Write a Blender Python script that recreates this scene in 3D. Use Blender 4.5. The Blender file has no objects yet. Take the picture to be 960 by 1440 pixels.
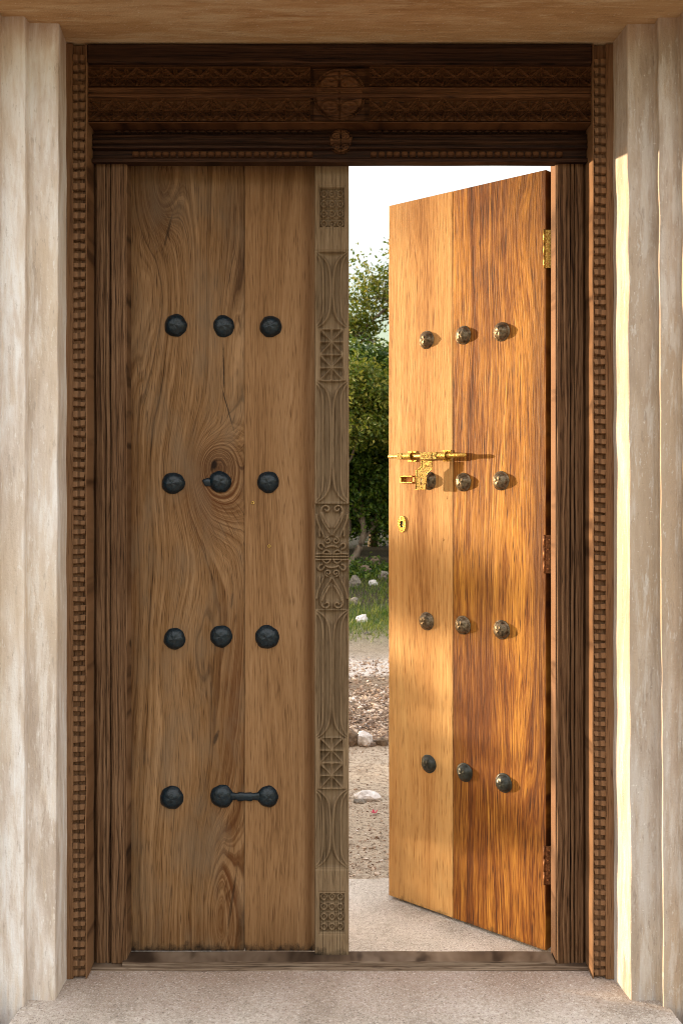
import bpy, math, random
import numpy as np
from mathutils import Vector, Matrix, noise as mnoise

S = bpy.context.scene
COL = S.collection
random.seed(7)
R = math.radians

# ------------------------------------------------------------------ camera, sky, sun, exposure
D, ZC, F = 2.74, 1.30, 1404.0            # camera distance from the door plane, eye height, focal length in photo pixels
cam = bpy.data.cameras.new('camera'); cam_o = bpy.data.objects.new('camera', cam); COL.objects.link(cam_o)
cam.sensor_fit = 'HORIZONTAL'; cam.sensor_width = 36; cam.lens = 36*F/960
cam.shift_y = -48/960
cam.clip_start = .05; cam.clip_end = 4000
cam.dof.use_dof = True; cam.dof.focus_distance = 2.8; cam.dof.aperture_fstop = 14
cam_o.location = (0, -D, ZC); cam_o.rotation_euler = (R(90), 0, 0)
S.camera = cam_o

SUN_DIR = Vector((-.928, .372, math.tan(R(3.2)))).normalized()     # towards the sun: behind the wall, far left, low
W = bpy.data.worlds.new('World'); S.world = W; W.use_nodes = True
wt = W.node_tree; wt.nodes.clear()
sky = wt.nodes.new('ShaderNodeTexSky'); sky.sky_type = 'NISHITA'; sky.sun_disc = False
sky.sun_elevation = math.asin(SUN_DIR.z); sky.sun_rotation = math.atan2(SUN_DIR.x, SUN_DIR.y)
sky.air_density = 1.0; sky.dust_density = .7; sky.ozone_density = 1.0
bg = wt.nodes.new('ShaderNodeBackground'); bg.inputs[1].default_value = .15
wo = wt.nodes.new('ShaderNodeOutputWorld')
tc = wt.nodes.new('ShaderNodeTexCoord'); mp = wt.nodes.new('ShaderNodeMapping'); mp.inputs['Scale'].default_value = (2.2, 2.2, 6.5)
mp.inputs['Location'].default_value = (.4, .2, .3)
cn = wt.nodes.new('ShaderNodeTexNoise'); cn.inputs['Scale'].default_value = 1.3; cn.inputs['Detail'].default_value = 7; cn.inputs['Roughness'].default_value = .55
cr = wt.nodes.new('ShaderNodeValToRGB'); cr.color_ramp.elements[0].position = .28; cr.color_ramp.elements[1].position = .50
cmul = wt.nodes.new('ShaderNodeMix'); cmul.data_type = 'RGBA'
cmul.inputs[7].default_value = (7.6, 7.3, 7.1, 1)
cf = wt.nodes.new('ShaderNodeMath'); cf.operation = 'MULTIPLY'; cf.inputs[1].default_value = .75
L = wt.links.new
L(tc.outputs['Generated'], mp.inputs[0]); L(mp.outputs[0], cn.inputs['Vector']); L(cn.outputs[0], cr.inputs[0]); 
szn = wt.nodes.new('ShaderNodeSeparateXYZ'); L(tc.outputs['Generated'], szn.inputs[0])
el = wt.nodes.new('ShaderNodeMapRange'); el.inputs[1].default_value = .15; el.inputs[2].default_value = .38; el.inputs[3].default_value = .0; el.inputs[4].default_value = 1.0; L(szn.outputs[2], el.inputs[0])
em = wt.nodes.new('ShaderNodeMath'); em.operation = 'MULTIPLY'; L(cr.outputs[0], em.inputs[0]); L(el.outputs[0], em.inputs[1]); L(em.outputs[0], cf.inputs[0])
L(cf.outputs[0], cmul.inputs[0]); L(sky.outputs[0], cmul.inputs[6]); L(cmul.outputs[2], bg.inputs[0]); L(bg.outputs[0], wo.inputs[0])

sl = bpy.data.lights.new('sun', 'SUN'); so = bpy.data.objects.new('sun', sl); COL.objects.link(so)
sl.energy = 3.45; sl.angle = R(.9); sl.color = (1.0, .76, .48)
so.rotation_euler = (-SUN_DIR).to_track_quat('-Z', 'Y').to_euler(); so.location = (-6, 2, 5)

S.view_settings.view_transform = 'Standard'; S.view_settings.look = 'None'; S.view_settings.gamma = 1
S.view_settings.exposure = 1.58
S.cycles.max_bounces = 8; S.cycles.diffuse_bounces = 5
S.cycles.use_denoising = True; S.cycles.pixel_filter_type = 'BLACKMAN_HARRIS'; S.cycles.filter_width = 1.0

# ------------------------------------------------------------------ helpers
def X(px, Y): return (px-480)*(D+Y)/F
def Z(py, Y): return ZC-(py-672)*(D+Y)/F

def tag(o, label=None, cat=None, group=None, kind=None):
    if label: o['label'] = label
    if cat: o['category'] = cat
    if group: o['group'] = group
    if kind: o['kind'] = kind
    return o
def empty(name, loc=(0, 0, 0), rz=0):
    o = bpy.data.objects.new(name, None); COL.objects.link(o); o.location = loc; o.rotation_euler = (0, 0, rz)
    o.empty_display_size = .1
    return o
def link(name, me, mat=None, parent=None, loc=None, smooth=False):
    o = bpy.data.objects.new(name, me); COL.objects.link(o)
    if mat and not me.materials: me.materials.append(mat)
    if parent: o.parent = parent
    if loc: o.location = loc
    if smooth: me.shade_smooth()
    return o
def mesh(name, v, f):
    me = bpy.data.meshes.new(name); me.from_pydata([tuple(p) for p in v], [], f); me.validate(); me.update(); return me

class MB:
    def __init__(s): s.v = []; s.f = []
    def add(s, v, f):
        n = len(s.v); s.v += [tuple(p) for p in v]; s.f += [tuple(i+n for i in q) for q in f]
    def box(s, x0, x1, y0, y1, z0, z1, b=0.0):
        if b <= 0:
            v = [(x, y, z) for x in (x0, x1) for y in (y0, y1) for z in (z0, z1)]
            s.add(v, [(0, 1, 3, 2), (4, 6, 7, 5), (0, 4, 5, 1), (2, 3, 7, 6), (0, 2, 6, 4), (1, 5, 7, 3)]); return
        # chamfered box: 24 vertices
        c = {}
        vs = []
        for i, x in enumerate((x0, x1)):
            for j, y in enumerate((y0, y1)):
                for k, z in enumerate((z0, z1)):
                    sx, sy, sz = (1, -1)[i], (1, -1)[j], (1, -1)[k]
                    c[i, j, k] = len(vs)
                    vs += [(x, y+sy*b, z+sz*b), (x+sx*b, y, z+sz*b), (x+sx*b, y+sy*b, z)]
        g = lambda i, j, k, a: c[i, j, k]+a
        fs = []
        for i in (0, 1): fs.append([g(i, 0, 0, 0), g(i, 1, 0, 0), g(i, 1, 1, 0), g(i, 0, 1, 0)])
        for j in (0, 1): fs.append([g(0, j, 0, 1), g(1, j, 0, 1), g(1, j, 1, 1), g(0, j, 1, 1)])
        for k in (0, 1): fs.append([g(0, 0, k, 2), g(1, 0, k, 2), g(1, 1, k, 2), g(0, 1, k, 2)])
        for j in (0, 1):
            for k in (0, 1): fs.append([g(0, j, k, 1), g(1, j, k, 1), g(1, j, k, 2), g(0, j, k, 2)])
        for i in (0, 1):
            for k in (0, 1): fs.append([g(i, 0, k, 0), g(i, 1, k, 0), g(i, 1, k, 2), g(i, 0, k, 2)])
        for i in (0, 1):
            for j in (0, 1): fs.append([g(i, j, 0, 0), g(i, j, 1, 0), g(i, j, 1, 1), g(i, j, 0, 1)])
        for q in c.values(): fs.append([q, q+1, q+2])
        s.add(vs, fs)
    def tube(s, pts, rad, n=8, cap=True):
        pts = [Vector(p) for p in pts]; m = len(pts)
        if not hasattr(rad, '__len__'): rad = [rad]*m
        rings = []; base = len(s.v); up = Vector((.13, .21, .97)).normalized()
        for i, p in enumerate(pts):
            t = (pts[min(i+1, m-1)]-pts[max(i-1, 0)]).normalized()
            if abs(t.dot(up)) > .95: up = Vector((1, .1, 0)).normalized()
            a = t.cross(up).normalized(); b = t.cross(a)
            for k in range(n):
                q = 2*math.pi*k/n
                s.v.append(tuple(p+(a*math.cos(q)+b*math.sin(q))*rad[i]))
        for i in range(m-1):
            for k in range(n):
                k2 = (k+1) % n
                s.f.append((base+i*n+k, base+i*n+k2, base+(i+1)*n+k2, base+(i+1)*n+k))
        if cap:
            s.f.append(tuple(base+k for k in range(n))[::-1]); s.f.append(tuple(base+(m-1)*n+k for k in range(n)))
    def prism(s, poly, y0, y1):               # outline in x,z, front y0, back y1
        n = len(poly); v = [(x, y0, z) for x, z in poly]+[(x, y1, z) for x, z in poly]
        f = [tuple(range(n)), tuple(range(2*n-1, n-1, -1))]+[(i, i+n, (i+1) % n+n, (i+1) % n) for i in range(n)]
        s.add(v, f)
    def build(s, name, mat, parent=None, smooth=False, fix=True, loc=None):
        import bmesh
        me = bpy.data.meshes.new(name); me.from_pydata(s.v, [], s.f); me.validate()
        if fix:
            b = bmesh.new(); b.from_mesh(me); bmesh.ops.recalc_face_normals(b, faces=b.faces); b.to_mesh(me); b.free()
        me.update(); return link(name, me, mat, parent, smooth=smooth, loc=loc)

def nz(x, y, z, s=1.0): return mnoise.noise(Vector((x*s, y*s, z*s)))

def sweep(profiles, ts, axis, wob=.0, wf=3.0, seed=0):
    """profiles: function t -> list of 2-D points; axis 'z': points are (x,y), axis 'x': points are (y,z)"""
    v = []; f = []; n = None
    for t in ts:
        P = profiles(t); n = len(P)
        for (a, b) in P:
            if axis == 'z':
                dx = wob*nz(a*wf+seed, t*wf, 3.1); dy = wob*nz(a*wf*3+seed, t*wf, 9.7)
                v.append((a+dx, b+dy, t))
            else:
                dy = wob*nz(t*wf+seed, b*wf*2, 3.1); dz = wob*nz(t*wf+seed, b*wf, 9.7)
                v.append((t, a+dy, b+dz))
    for i in range(len(ts)-1):
        for k in range(n-1):
            f.append((i*n+k, i*n+k+1, (i+1)*n+k+1, (i+1)*n+k))
    f.append(tuple(range(n))[::-1]); f.append(tuple((len(ts)-1)*n+k for k in range(n)))
    for i in range(len(ts)-1): f.append((i*n+n-1, i*n, (i+1)*n, (i+1)*n+n-1))
    m = MB(); m.add(v, f); return m
def rounded(P, r=.004, k=2):
    """round the inner corners of an open polyline"""
    out = [P[0]]
    for i in range(1, len(P)-1):
        a, b, c = Vector(P[i-1]), Vector(P[i]), Vector(P[i+1])
        d0 = (a-b); d1 = (c-b); rr = min(r, d0.length*.45, d1.length*.45)
        p0 = b+d0.normalized()*rr; p1 = b+d1.normalized()*rr
        for j in range(k+1):
            t = j/k; out.append(tuple((p0*(1-t)+b*t)*(1-t)+(b*(1-t)+p1*t)*t))
    out.append(P[-1]); return out
def lin(a, b, n): return [a+(b-a)*i/n for i in range(n+1)]

# ------------------------------------------------------------------ node DSL
class NT:
    def __init__(s, name):
        s.m = bpy.data.materials.new(name); s.m.use_nodes = True; s.t = s.m.node_tree; s.t.nodes.clear()
        s.out = s.t.nodes.new('ShaderNodeOutputMaterial'); s.b = s.t.nodes.new('ShaderNodeBsdfPrincipled')
        s.t.links.new(s.b.outputs[0], s.out.inputs[0])
        s.tc = s.t.nodes.new('ShaderNodeTexCoord')
        sp = s.t.nodes.new('ShaderNodeSeparateXYZ'); s.t.links.new(s.tc.outputs['Object'], sp.inputs[0])
        s.x, s.y, s.z = sp.outputs
    def put(s, sock, v):
        if isinstance(v, (int, float)): sock.default_value = v
        elif isinstance(v, (tuple, list)):
            n = len(sock.default_value); sock.default_value = tuple(v)+(1,)*(n-len(v)) if len(v) < n else tuple(v)[:n]
        else: s.t.links.new(v, sock)
    def M(s, op, a, b=None, c=None):
        n = s.t.nodes.new('ShaderNodeMath'); n.operation = op; s.put(n.inputs[0], a)
        if b is not None: s.put(n.inputs[1], b)
        if c is not None: s.put(n.inputs[2], c)
        return n.outputs[0]
    def add(s, a, b): return s.M('ADD', a, b)
    def mul(s, a, b): return s.M('MULTIPLY', a, b)
    def vec(s, x, y, z):
        n = s.t.nodes.new('ShaderNodeCombineXYZ'); s.put(n.inputs[0], x); s.put(n.inputs[1], y); s.put(n.inputs[2], z); return n.outputs[0]
    def noise(s, vec=None, scale=1, detail=3, rough=.5, dim='3D', w=None, dist=0):
        n = s.t.nodes.new('ShaderNodeTexNoise'); n.noise_dimensions = dim
        if vec is not None and dim != '1D': s.put(n.inputs['Vector'], vec)
        if w is not None: s.put(n.inputs['W'], w)
        n.inputs['Scale'].default_value = scale; n.inputs['Detail'].default_value = detail; n.inputs['Roughness'].default_value = rough; n.inputs['Distortion'].default_value = dist
        return n.outputs[0]
    def vor(s, vec, scale, out='Distance', feat='F1'):
        n = s.t.nodes.new('ShaderNodeTexVoronoi'); n.feature = feat; s.put(n.inputs['Vector'], vec); n.inputs['Scale'].default_value = scale
        return n.outputs[out]
    def ramp(s, fac, stops, interp='LINEAR'):
        n = s.t.nodes.new('ShaderNodeValToRGB'); r = n.color_ramp; r.interpolation = interp
        while len(r.elements) < len(stops): r.elements.new(.5)
        for e, (p, c) in zip(r.elements, stops):
            e.position = p; e.color = (c, c, c, 1) if isinstance(c, (int, float)) else tuple(c)+(1,)
        s.put(n.inputs[0], fac); return n.outputs[0]
    def mix(s, f, a, b, mode='MIX'):
        n = s.t.nodes.new('ShaderNodeMix'); n.data_type = 'RGBA'; n.blend_type = mode
        s.put(n.inputs[0], f); s.put(n.inputs[6], a); s.put(n.inputs[7], b); return n.outputs[2]
    def bump(s, h, strength=.5, dist=.002):
        n = s.t.nodes.new('ShaderNodeBump'); n.inputs['Strength'].default_value = strength; n.inputs['Distance'].default_value = dist
        s.put(n.inputs['Height'], h); s.t.links.new(n.outputs[0], s.b.inputs['Normal'])
    def fin(s, col, rough=.6, metal=0, spec=.5, coat=0):
        s.put(s.b.inputs['Base Color'], col); s.put(s.b.inputs['Roughness'], rough); s.put(s.b.inputs['Metallic'], metal)
        s.b.inputs['Specular IOR Level'].default_value = spec; s.b.inputs['Coat Weight'].default_value = coat; s.b.inputs['Coat Roughness'].default_value = .12
        return s.m

def wood(name, cols, bumps=(), freq=70, seed=0., axis='z', ringamt=.8, warp=.02, fibre=.45, rough=.62, patch=.3, dark_low=None, spec=.14, fsc=560, lines=.75, stain=None, bumpd=.0016, contrast=(.36, .64), spots=(), pores=.9, tints=()):
    """cols: (dark line, mid, light).  g is a field whose contours are the growth rings."""
    n = NT(name); x, z = (n.x, n.z) if axis == 'z' else (n.z, n.x)
    c0 = n.vec(n.mul(x, 7.0), n.mul(z, 1.1), n.add(n.y, seed))
    w1 = n.noise(c0, 1.0, 3, .55)
    g = n.add(x, n.mul(n.add(w1, -.5), warp*5))
    c1 = n.vec(n.mul(x, 40.0), n.mul(z, 3.0), seed+3.3)
    g = n.add(g, n.mul(n.add(n.noise(c1, 1, 2), -.5), warp*.55))
    for (bx, bz, sx, sz, A) in bumps:
        dx = n.mul(n.add(x, -bx), 1/sx); dz = n.mul(n.add(z, -bz), 1/sz)
        e = n.M('EXPONENT', n.mul(n.add(n.mul(dx, dx), n.mul(dz, dz)), -1))
        g = n.M('MULTIPLY_ADD', e, A, g)
    ring = n.noise(dim='1D', w=n.add(n.mul(g, freq), seed*7.7), scale=1, detail=4, rough=.62)
    broad = n.noise(dim='1D', w=n.add(n.mul(g, freq*.16), seed*3.1), scale=1, detail=1)
    fib = n.noise(n.vec(n.mul(n.add(g, x), fsc*.27), n.mul(z, 6.0), seed), 1.0, 3, .7)
    pore = n.noise(n.vec(n.mul(n.add(n.mul(g, .5), x), 300.0), n.mul(z, 16.0), seed+8), 1.0, 2, .6)
    rv = n.ramp(ring, [(contrast[0], 0.), (contrast[1], 1.)])
    msk = n.ramp(n.noise(n.vec(n.mul(x, 9.), n.mul(z, 2.2), seed+6), 1., 2, .5), [(.36, .25), (.62, 1.)])
    rv = n.add(n.mul(n.add(rv, -.5), msk), .5)
    t = n.add(n.mul(rv, ringamt), n.mul(broad, 1-ringamt))
    t = n.M('MULTIPLY_ADD', n.add(fib, -.5), fibre*2.0, t)
    t = n.M('MULTIPLY_ADD', n.add(pore, -.5), fibre*pores, t)
    pt = n.noise(n.vec(n.mul(x, 5.), n.mul(z, 2.), seed+5), 1., 3)
    t = n.M('MULTIPLY_ADD', n.add(pt, -.5), patch*2, t)
    col = n.ramp(t, [(0.0, cols[0]), (.38, cols[1]), (1.0, cols[2])])
    col = n.mix(n.ramp(n.noise(dim='1D', w=n.add(n.mul(g, freq*1.7), seed), scale=1, detail=2), [(.24, lines), (.36, 0.)]), col, tuple(c*.45 for c in cols[0]))
    col = n.mix(n.mul(n.ramp(pore, [(.30, 1.), (.42, 0.)]), .75), col, tuple(c*.8 for c in cols[0]))
    for (bx, bz, sx, sz, A, tcol) in tints:
        dx = n.mul(n.add(x, -bx), 1/sx); dz = n.mul(n.add(z, -bz), 1/sz)
        e = n.M('EXPONENT', n.mul(n.add(n.mul(dx, dx), n.mul(dz, dz)), -1))
        e = n.mul(e, n.add(.35, n.mul(n.add(1., n.mul(rv, -1.)), 1.)))
        col = n.mix(n.mul(e, A), col, tcol)
    for (bx, bz, sx, sz, A, lean) in spots:
        dx = n.mul(n.add(n.add(x, -bx), n.mul(n.add(z, -bz), -lean)), 1/sx); dz = n.mul(n.add(z, -bz), 1/sz)
        e = n.M('EXPONENT', n.mul(n.add(n.mul(dx, dx), n.mul(dz, dz)), -1))
        e = n.M('MULTIPLY_ADD', n.add(n.noise(n.vec(n.mul(x, 160.), n.mul(z, 60.), seed), 1., 3, .6), -.5), .9*1.0, n.add(e, -.25))
        col = n.mix(n.mul(n.ramp(e, [(0., 0.), (.5, 1.)]), A), col, tuple(c*.35 for c in cols[0]))
    if stain:
        zz0, zz1, sc = stain       # worn grey staining between two heights
        m = n.noise(n.vec(n.mul(x, 12.), n.mul(z, 5.), seed+1), 1., 4, .6)
        col = n.mix(n.mul(n.ramp(m, [(.45, 0.), (.7, 1.)]), .6), col, sc)
    if dark_low is not None:       # damp black dirt at the foot of the boards
        m = n.add(n.mul(n.add(z, -dark_low), -1/.038), n.mul(n.noise(n.vec(n.mul(x, 38.), n.mul(z, 26.), seed), 1., 4, .7), 1.9))
        col = n.mix(n.mul(n.ramp(m, [(.35, 0.), (.95, 1.)]), .9), col, (.012, .008, .006))
    n.bump(n.add(n.mul(t, .7), n.mul(pore, .5)), .6, bumpd)
    return n.fin(col, n.ramp(t, [(0., rough+.15), (1., rough)]), 0, spec)

def metal(name, c1, c2, rough=.4, met=1., sc=60, bump=.4, coat=0, bd=.002, spec=.5):
    n = NT(name); v = n.tc.outputs['Object']
    a = n.noise(v, sc, 4, .6); b = n.noise(v, sc*5, 2)
    n.bump(n.add(a, n.mul(b, .3)), bump, bd)
    return n.fin(n.mix(n.ramp(a, [(.35, 0.), (.65, 1.)]), c1, c2), n.ramp(b, [(.3, rough*.75), (.7, rough*1.25)]), met, spec, coat)

# ------------------------------------------------------------------ materials
def plaster(name, lo, mid, hi, ochre, seed, axis='z', sc=1.0, white=(.8, .78, .76)):
    n = NT(name); x, z = (n.x, n.z) if axis == 'z' else (n.z, n.x)
    v = n.vec(n.mul(x, 14*sc), n.mul(n.y, 14.), n.mul(z, 3.2*sc))
    a = n.noise(n.vec(n.add(n.mul(x, 7*sc), seed), n.mul(n.y, 7.), n.mul(z, 1.6*sc)), 1., 5, .55, dist=.6)
    b = n.noise(n.vec(n.add(n.mul(x, 45*sc), seed), n.mul(n.y, 45.), n.mul(z, 7.0*sc)), 1., 5, .62, dist=.1)
    c = n.noise(n.vec(n.add(n.mul(x, 4*sc), seed+9), n.mul(n.y, 4.), n.mul(z, 1.3*sc)), 1., 3, .5)
    d = n.noise(n.vec(n.add(n.mul(x, 26*sc), seed+4), n.mul(n.y, 22.), n.mul(z, 3.6*sc)), 1., 6, .7, dist=.25)
    col = n.ramp(n.add(n.mul(a, .55), n.mul(b, .45)), [(.40, lo), (.50, mid), (.59, hi)])
    col = n.mix(n.mul(n.ramp(c, [(.46, 0.), (.62, 1.)]), .55), col, ochre)
    col = n.mix(n.mul(n.ramp(d, [(.53, 0.), (.60, .75), (.70, 1.)]), .62), col, white)
    h = n.noise(n.vec(n.add(n.mul(x, 75*sc), seed+2), n.mul(n.y, 75.), n.mul(z, 17.*sc)), 1., 5, .75)
    col = n.mix(n.mul(n.ramp(h, [(.60, 0.), (.64, 1.)]), .6), col, white)
    col = n.mix(n.mul(n.ramp(h, [(.36, 1.), (.40, 0.)]), .45), col, tuple(q*.72 for q in lo))
    col = n.mix(n.mul(n.ramp(n.noise(n.tc.outputs['Object'], 160, 3, .6), [(.66, 0.), (.72, 1.)]), .5), col, (.82, .8, .76))
    e = n.noise(n.vec(n.add(n.mul(x, 90*sc), seed), n.mul(n.y, 90.), n.mul(z, 9.*sc)), 1., 4, .7)
    col = n.mix(n.mul(n.ramp(e, [(.50, 0.), (.68, 1.)]), .40), col, ochre)
    col = n.mix(n.mul(n.ramp(n.noise(n.tc.outputs['Object'], 55, 6, .75), [(.60, 0.), (.70, 1.)]), .35), col, lo)
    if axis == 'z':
        st = n.add(n.mul(n.add(z, -2.37), 1/.10), n.mul(n.add(d, -.5), 3.))       # browner towards the top, with a ragged edge
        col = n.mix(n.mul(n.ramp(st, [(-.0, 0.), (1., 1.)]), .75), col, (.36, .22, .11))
        sd = n.add(n.mul(n.add(z, -.03), -1/.09), n.mul(n.add(b, -.5), 4.))       # splashed grey foot
        col = n.mix(n.mul(n.ramp(sd, [(0., 0.), (1., 1.)]), .5), col, (.36, .35, .36))
    n.bump(n.add(n.mul(b, .6), n.add(n.mul(d, .5), n.mul(n.noise(n.tc.outputs['Object'], 180, 4, .7), .35))), 1., .005)
    return n.fin(col, .82, 0, .25)
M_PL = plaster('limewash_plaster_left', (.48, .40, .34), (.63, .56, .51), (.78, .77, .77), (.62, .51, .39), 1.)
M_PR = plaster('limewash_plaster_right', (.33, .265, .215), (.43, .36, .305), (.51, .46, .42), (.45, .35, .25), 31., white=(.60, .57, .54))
M_PB = plaster('limewash_plaster_beam', (.36, .20, .09), (.47, .29, .145), (.56, .39, .23), (.42, .25, .11), 17., axis='x', white=(.58, .44, .28))

CLOSED_BUMPS = [  # x, z, sx, sz, amplitude (metres in the leaf's own frame)
    (-.345, 1.335, .046, .060, .17), (-.345, 1.29, .085, .135, .22),
    (-.495, 2.11, .050, .14, .15), (-.49, 1.80, .085, .36, -.085),
    (-.43, .83, .07, .20, .085), (-.46, .90, .09, .42, -.06),
    (-.34, .10, .055, .24, .10), (-.36, .02, .085, .42, .05),
    (-.30, .93, .05, .23, -.05), (-.31, 1.62, .035, .25, .035)]
RB, DK = (.085, .030, .008), (.045, .020, .009)
W1_TINTS = [(-.345, 1.27, .085, .12, .95, RB), (-.335, 1.33, .05, .05, .8, DK), (-.29, .70, .05, .28, .8, RB), (-.30, .20, .045, .22, .85, RB), (-.28, 1.95, .04, .22, .7, DK), (-.50, 2.06, .07, .10, .8, DK), (-.585, 1.0, .03, .7, .7, RB), (-.40, .05, .25, .05, .4, RB)]
W1_SPOTS = [(-.350, 1.335, .010, .017, .95, .2), (-.338, 1.305, .012, .010, .9, 0), (-.475, 1.98, .004, .05, .6, .25),
    (-.323, 1.60, .0022, .07, .9, -.02), (-.312, 1.49, .0022, .06, .9, -.28), (-.30, .965, .003, .03, .6, .1), (-.268, .06, .02, .07, .5, .1), (-.30, .14, .004, .10, .6, .15),
    (-.345, .585, .006, .02, .8, .3), (-.24, 1.02, .006, .03, .5, 0)]
M_W1 = wood('teak_knotted_plank', ((.022, .008, .002), (.142, .071, .026), (.30, .175, .086)), CLOSED_BUMPS, freq=62, seed=2.9, warp=.016, dark_low=.0, rough=.58, ringamt=.62, fibre=.42, contrast=(.32, .60), spots=W1_SPOTS, pores=1.3, lines=.45, tints=W1_TINTS, stain=(0, 1, (.15, .10, .06)))
M_W2 = wood('teak_smooth_plank', ((.090, .040, .014), (.212, .112, .048), (.32, .188, .094)), [(-.165, 1.45, .05, .55, .05), (-.165, 1.40, .03, .16, .03), (-.16, .38, .04, .40, -.05), (-.17, .1, .05, .2, .02)], freq=42, seed=5.1, warp=.008, dark_low=.0, ringamt=.42, fibre=.5, patch=.26, contrast=(.25, .7), lines=.3, pores=1.2, tints=[(-.085, 1.0, .022, 1.4, .8, (.10, .042, .014)), (-.17, 2.15, .12, .10, .6, (.08, .035, .012)), (-.17, .0, .12, .10, .5, (.09, .04, .014))])
M_W3 = wood('honey_teak_plank', ((.21, .078, .016), (.47, .240, .078), (.63, .39, .150)), [(-.47, 1.1, .06, .5, .05), (-.46, 2.1, .04, .14, .05), (-.45, .4, .05, .5, -.03)], freq=42, seed=9.4, warp=.008, dark_low=-.018, ringamt=.42, fibre=.42, patch=.34, rough=.5, spec=.2, contrast=(.2, .7), pores=1.3, lines=.15, tints=[(-.48, 2.12, .10, .10, .5, (.20, .085, .02)), (-.50, .1, .06, .2, .45, (.20, .09, .025))])
M_W4 = wood('amber_teak_plank', ((.020, .0035, .001), (.175, .050, .004), (.58, .265, .040)), [(-.10, 1.98, .06, .24, .05), (-.15, .95, .06, .5, .05), (-.07, .3, .04, .4, .04)], freq=52, seed=14.6, warp=.016, lines=.3, dark_low=-.018, ringamt=.62, fibre=.55, patch=.55, rough=.50, spec=.22, contrast=(.30, .64), pores=1.3, tints=[(-.345, 1.3, .028, 1.0, .8, (.07, .016, .002)), (-.20, .80, .05, .30, .7, (.09, .022, .003)), (-.30, .45, .06, .35, .7, (.075, .018, .003)), (-.06, 2.1, .10, .14, .6, (.10, .04, .012)), (-.02, 1.2, .03, 1.3, .7, (.09, .03, .008))])
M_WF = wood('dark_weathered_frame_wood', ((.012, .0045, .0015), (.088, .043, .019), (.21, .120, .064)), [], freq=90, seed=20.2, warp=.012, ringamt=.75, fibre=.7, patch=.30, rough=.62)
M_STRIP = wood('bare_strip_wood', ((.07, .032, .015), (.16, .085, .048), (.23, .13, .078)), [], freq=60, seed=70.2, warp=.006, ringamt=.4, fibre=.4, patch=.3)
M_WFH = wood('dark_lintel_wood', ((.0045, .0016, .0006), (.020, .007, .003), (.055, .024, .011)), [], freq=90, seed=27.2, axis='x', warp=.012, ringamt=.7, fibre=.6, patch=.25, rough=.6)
M_WD = wood('dentil_board_wood', ((.050, .021, .009), (.145, .073, .034), (.24, .135, .072)), [], freq=60, seed=33.2, warp=.01, ringamt=.5, fibre=.5, patch=.45, rough=.62)
M_WC = wood('carved_post_wood', ((.062, .038, .019), (.165, .110, .062), (.27, .195, .120)), [], freq=60, seed=41.0, warp=.006, ringamt=.35, fibre=.6, patch=.25, rough=.7, dark_low=.0)
M_WL = wood('carved_lintel_wood', ((.010, .003, .001), (.050, .018, .006), (.16, .070, .027)), [], freq=70, seed=50.0, axis='x', warp=.01, ringamt=.4, fibre=.5, patch=.35, rough=.6)
M_WS = wood('worn_sill_wood', ((.035, .021, .013), (.105, .070, .046), (.24, .18, .13)), [], freq=120, seed=61.0, axis='x', warp=.003, ringamt=.6, fibre=.7, patch=.5, rough=.75)
M_IRON = metal('blue_black_painted_iron', (.0004, .0045, .008), (.0010, .011, .019), .34, 0., 95, .8, coat=0, spec=.38)
M_BRZ = metal('aged_bronze', (.05, .036, .02), (.20, .15, .095), .40, .8, 110, .6)
M_BRZ2 = metal('shade_darkened_bronze', (.010, .011, .008), (.035, .036, .026), .38, .3, 90, .35)  # lowest studs: bronze darkened, shade put into the colour
M_BRASS = metal('polished_brass', (.30, .17, .03), (.74, .50, .14), .34, .95, 220, .6)
M_BRASSD = metal('engraved_brass', (.35, .22, .05), (.90, .66, .22), .35, .9, 420, 1., bd=.003)
n = NT('engraved_brass_sheet'); q = n.noise(n.tc.outputs['Object'], 150, 2, .5, dist=2.5)
gro = n.ramp(q, [(.40, 1.), (.455, 0.), (.50, 0.), (.54, 1.), (.62, 1.), (.66, .1)])
n.bump(gro, 1., .002); M_BRASSD = n.fin(n.mix(gro, (.07, .035, .006), (.74, .52, .16)), .38, .8)
M_COPPER = metal('worn_copper_staple', (.45, .18, .07), (.7, .36, .16), .4, .9, 120, .5)
M_HOLE = metal('keyhole_dark', (.01, .007, .005), (.02, .012, .008), .6, 0., 60)

# floor
def cement(name, lo, mid, hi, speck, seed=0., warm=(.36, .27, .2), y_warm=None):
    n = NT(name); v = n.tc.outputs['Object']
    a = n.noise(v, 4.5, 5, .6); b = n.noise(v, 70, 5, .75); c = n.noise(v, 210, 3, .7); w = n.noise(v, 9, 6, .7)
    col = n.ramp(n.add(n.mul(a, .6), n.mul(b, .4)), [(.40, lo), (.5, mid), (.60, hi)])
    col = n.mix(n.mul(n.ramp(w, [(.46, 0.), (.72, 1.)]), .35), col, warm)
    if y_warm:
        q = n.add(n.mul(n.add(n.y, -y_warm[0]), 1/(y_warm[1]-y_warm[0])), n.mul(n.add(w, -.5), 1.2))
        col = n.mix(n.mul(n.ramp(q, [(0., 0.), (1., 1.)]), .65), col, warm)
    col = n.mix(n.mul(n.ramp(c, [(.58, 0.), (.66, 1.)]), .5), col, speck)
    col = n.mix(n.mul(n.ramp(c, [(.34, 1.), (.42, 0.)]), .75), col, tuple(q*.3 for q in lo))
    n.bump(n.add(n.mul(b, .6), n.mul(c, .6)), 1., .007)
    return n.fin(col, .88, 0, .2)
M_FLOOR = cement('porch_cement', (.37, .315, .265), (.56, .50, .44), (.76, .72, .68), (.92, .90, .88), 0., (.29, .19, .135), (-.34, -.12))
M_APRON = cement('apron_cement', (.38, .33, .28), (.53, .47, .41), (.66, .60, .54), (.90, .86, .82), 3., (.40, .31, .26))

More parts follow.
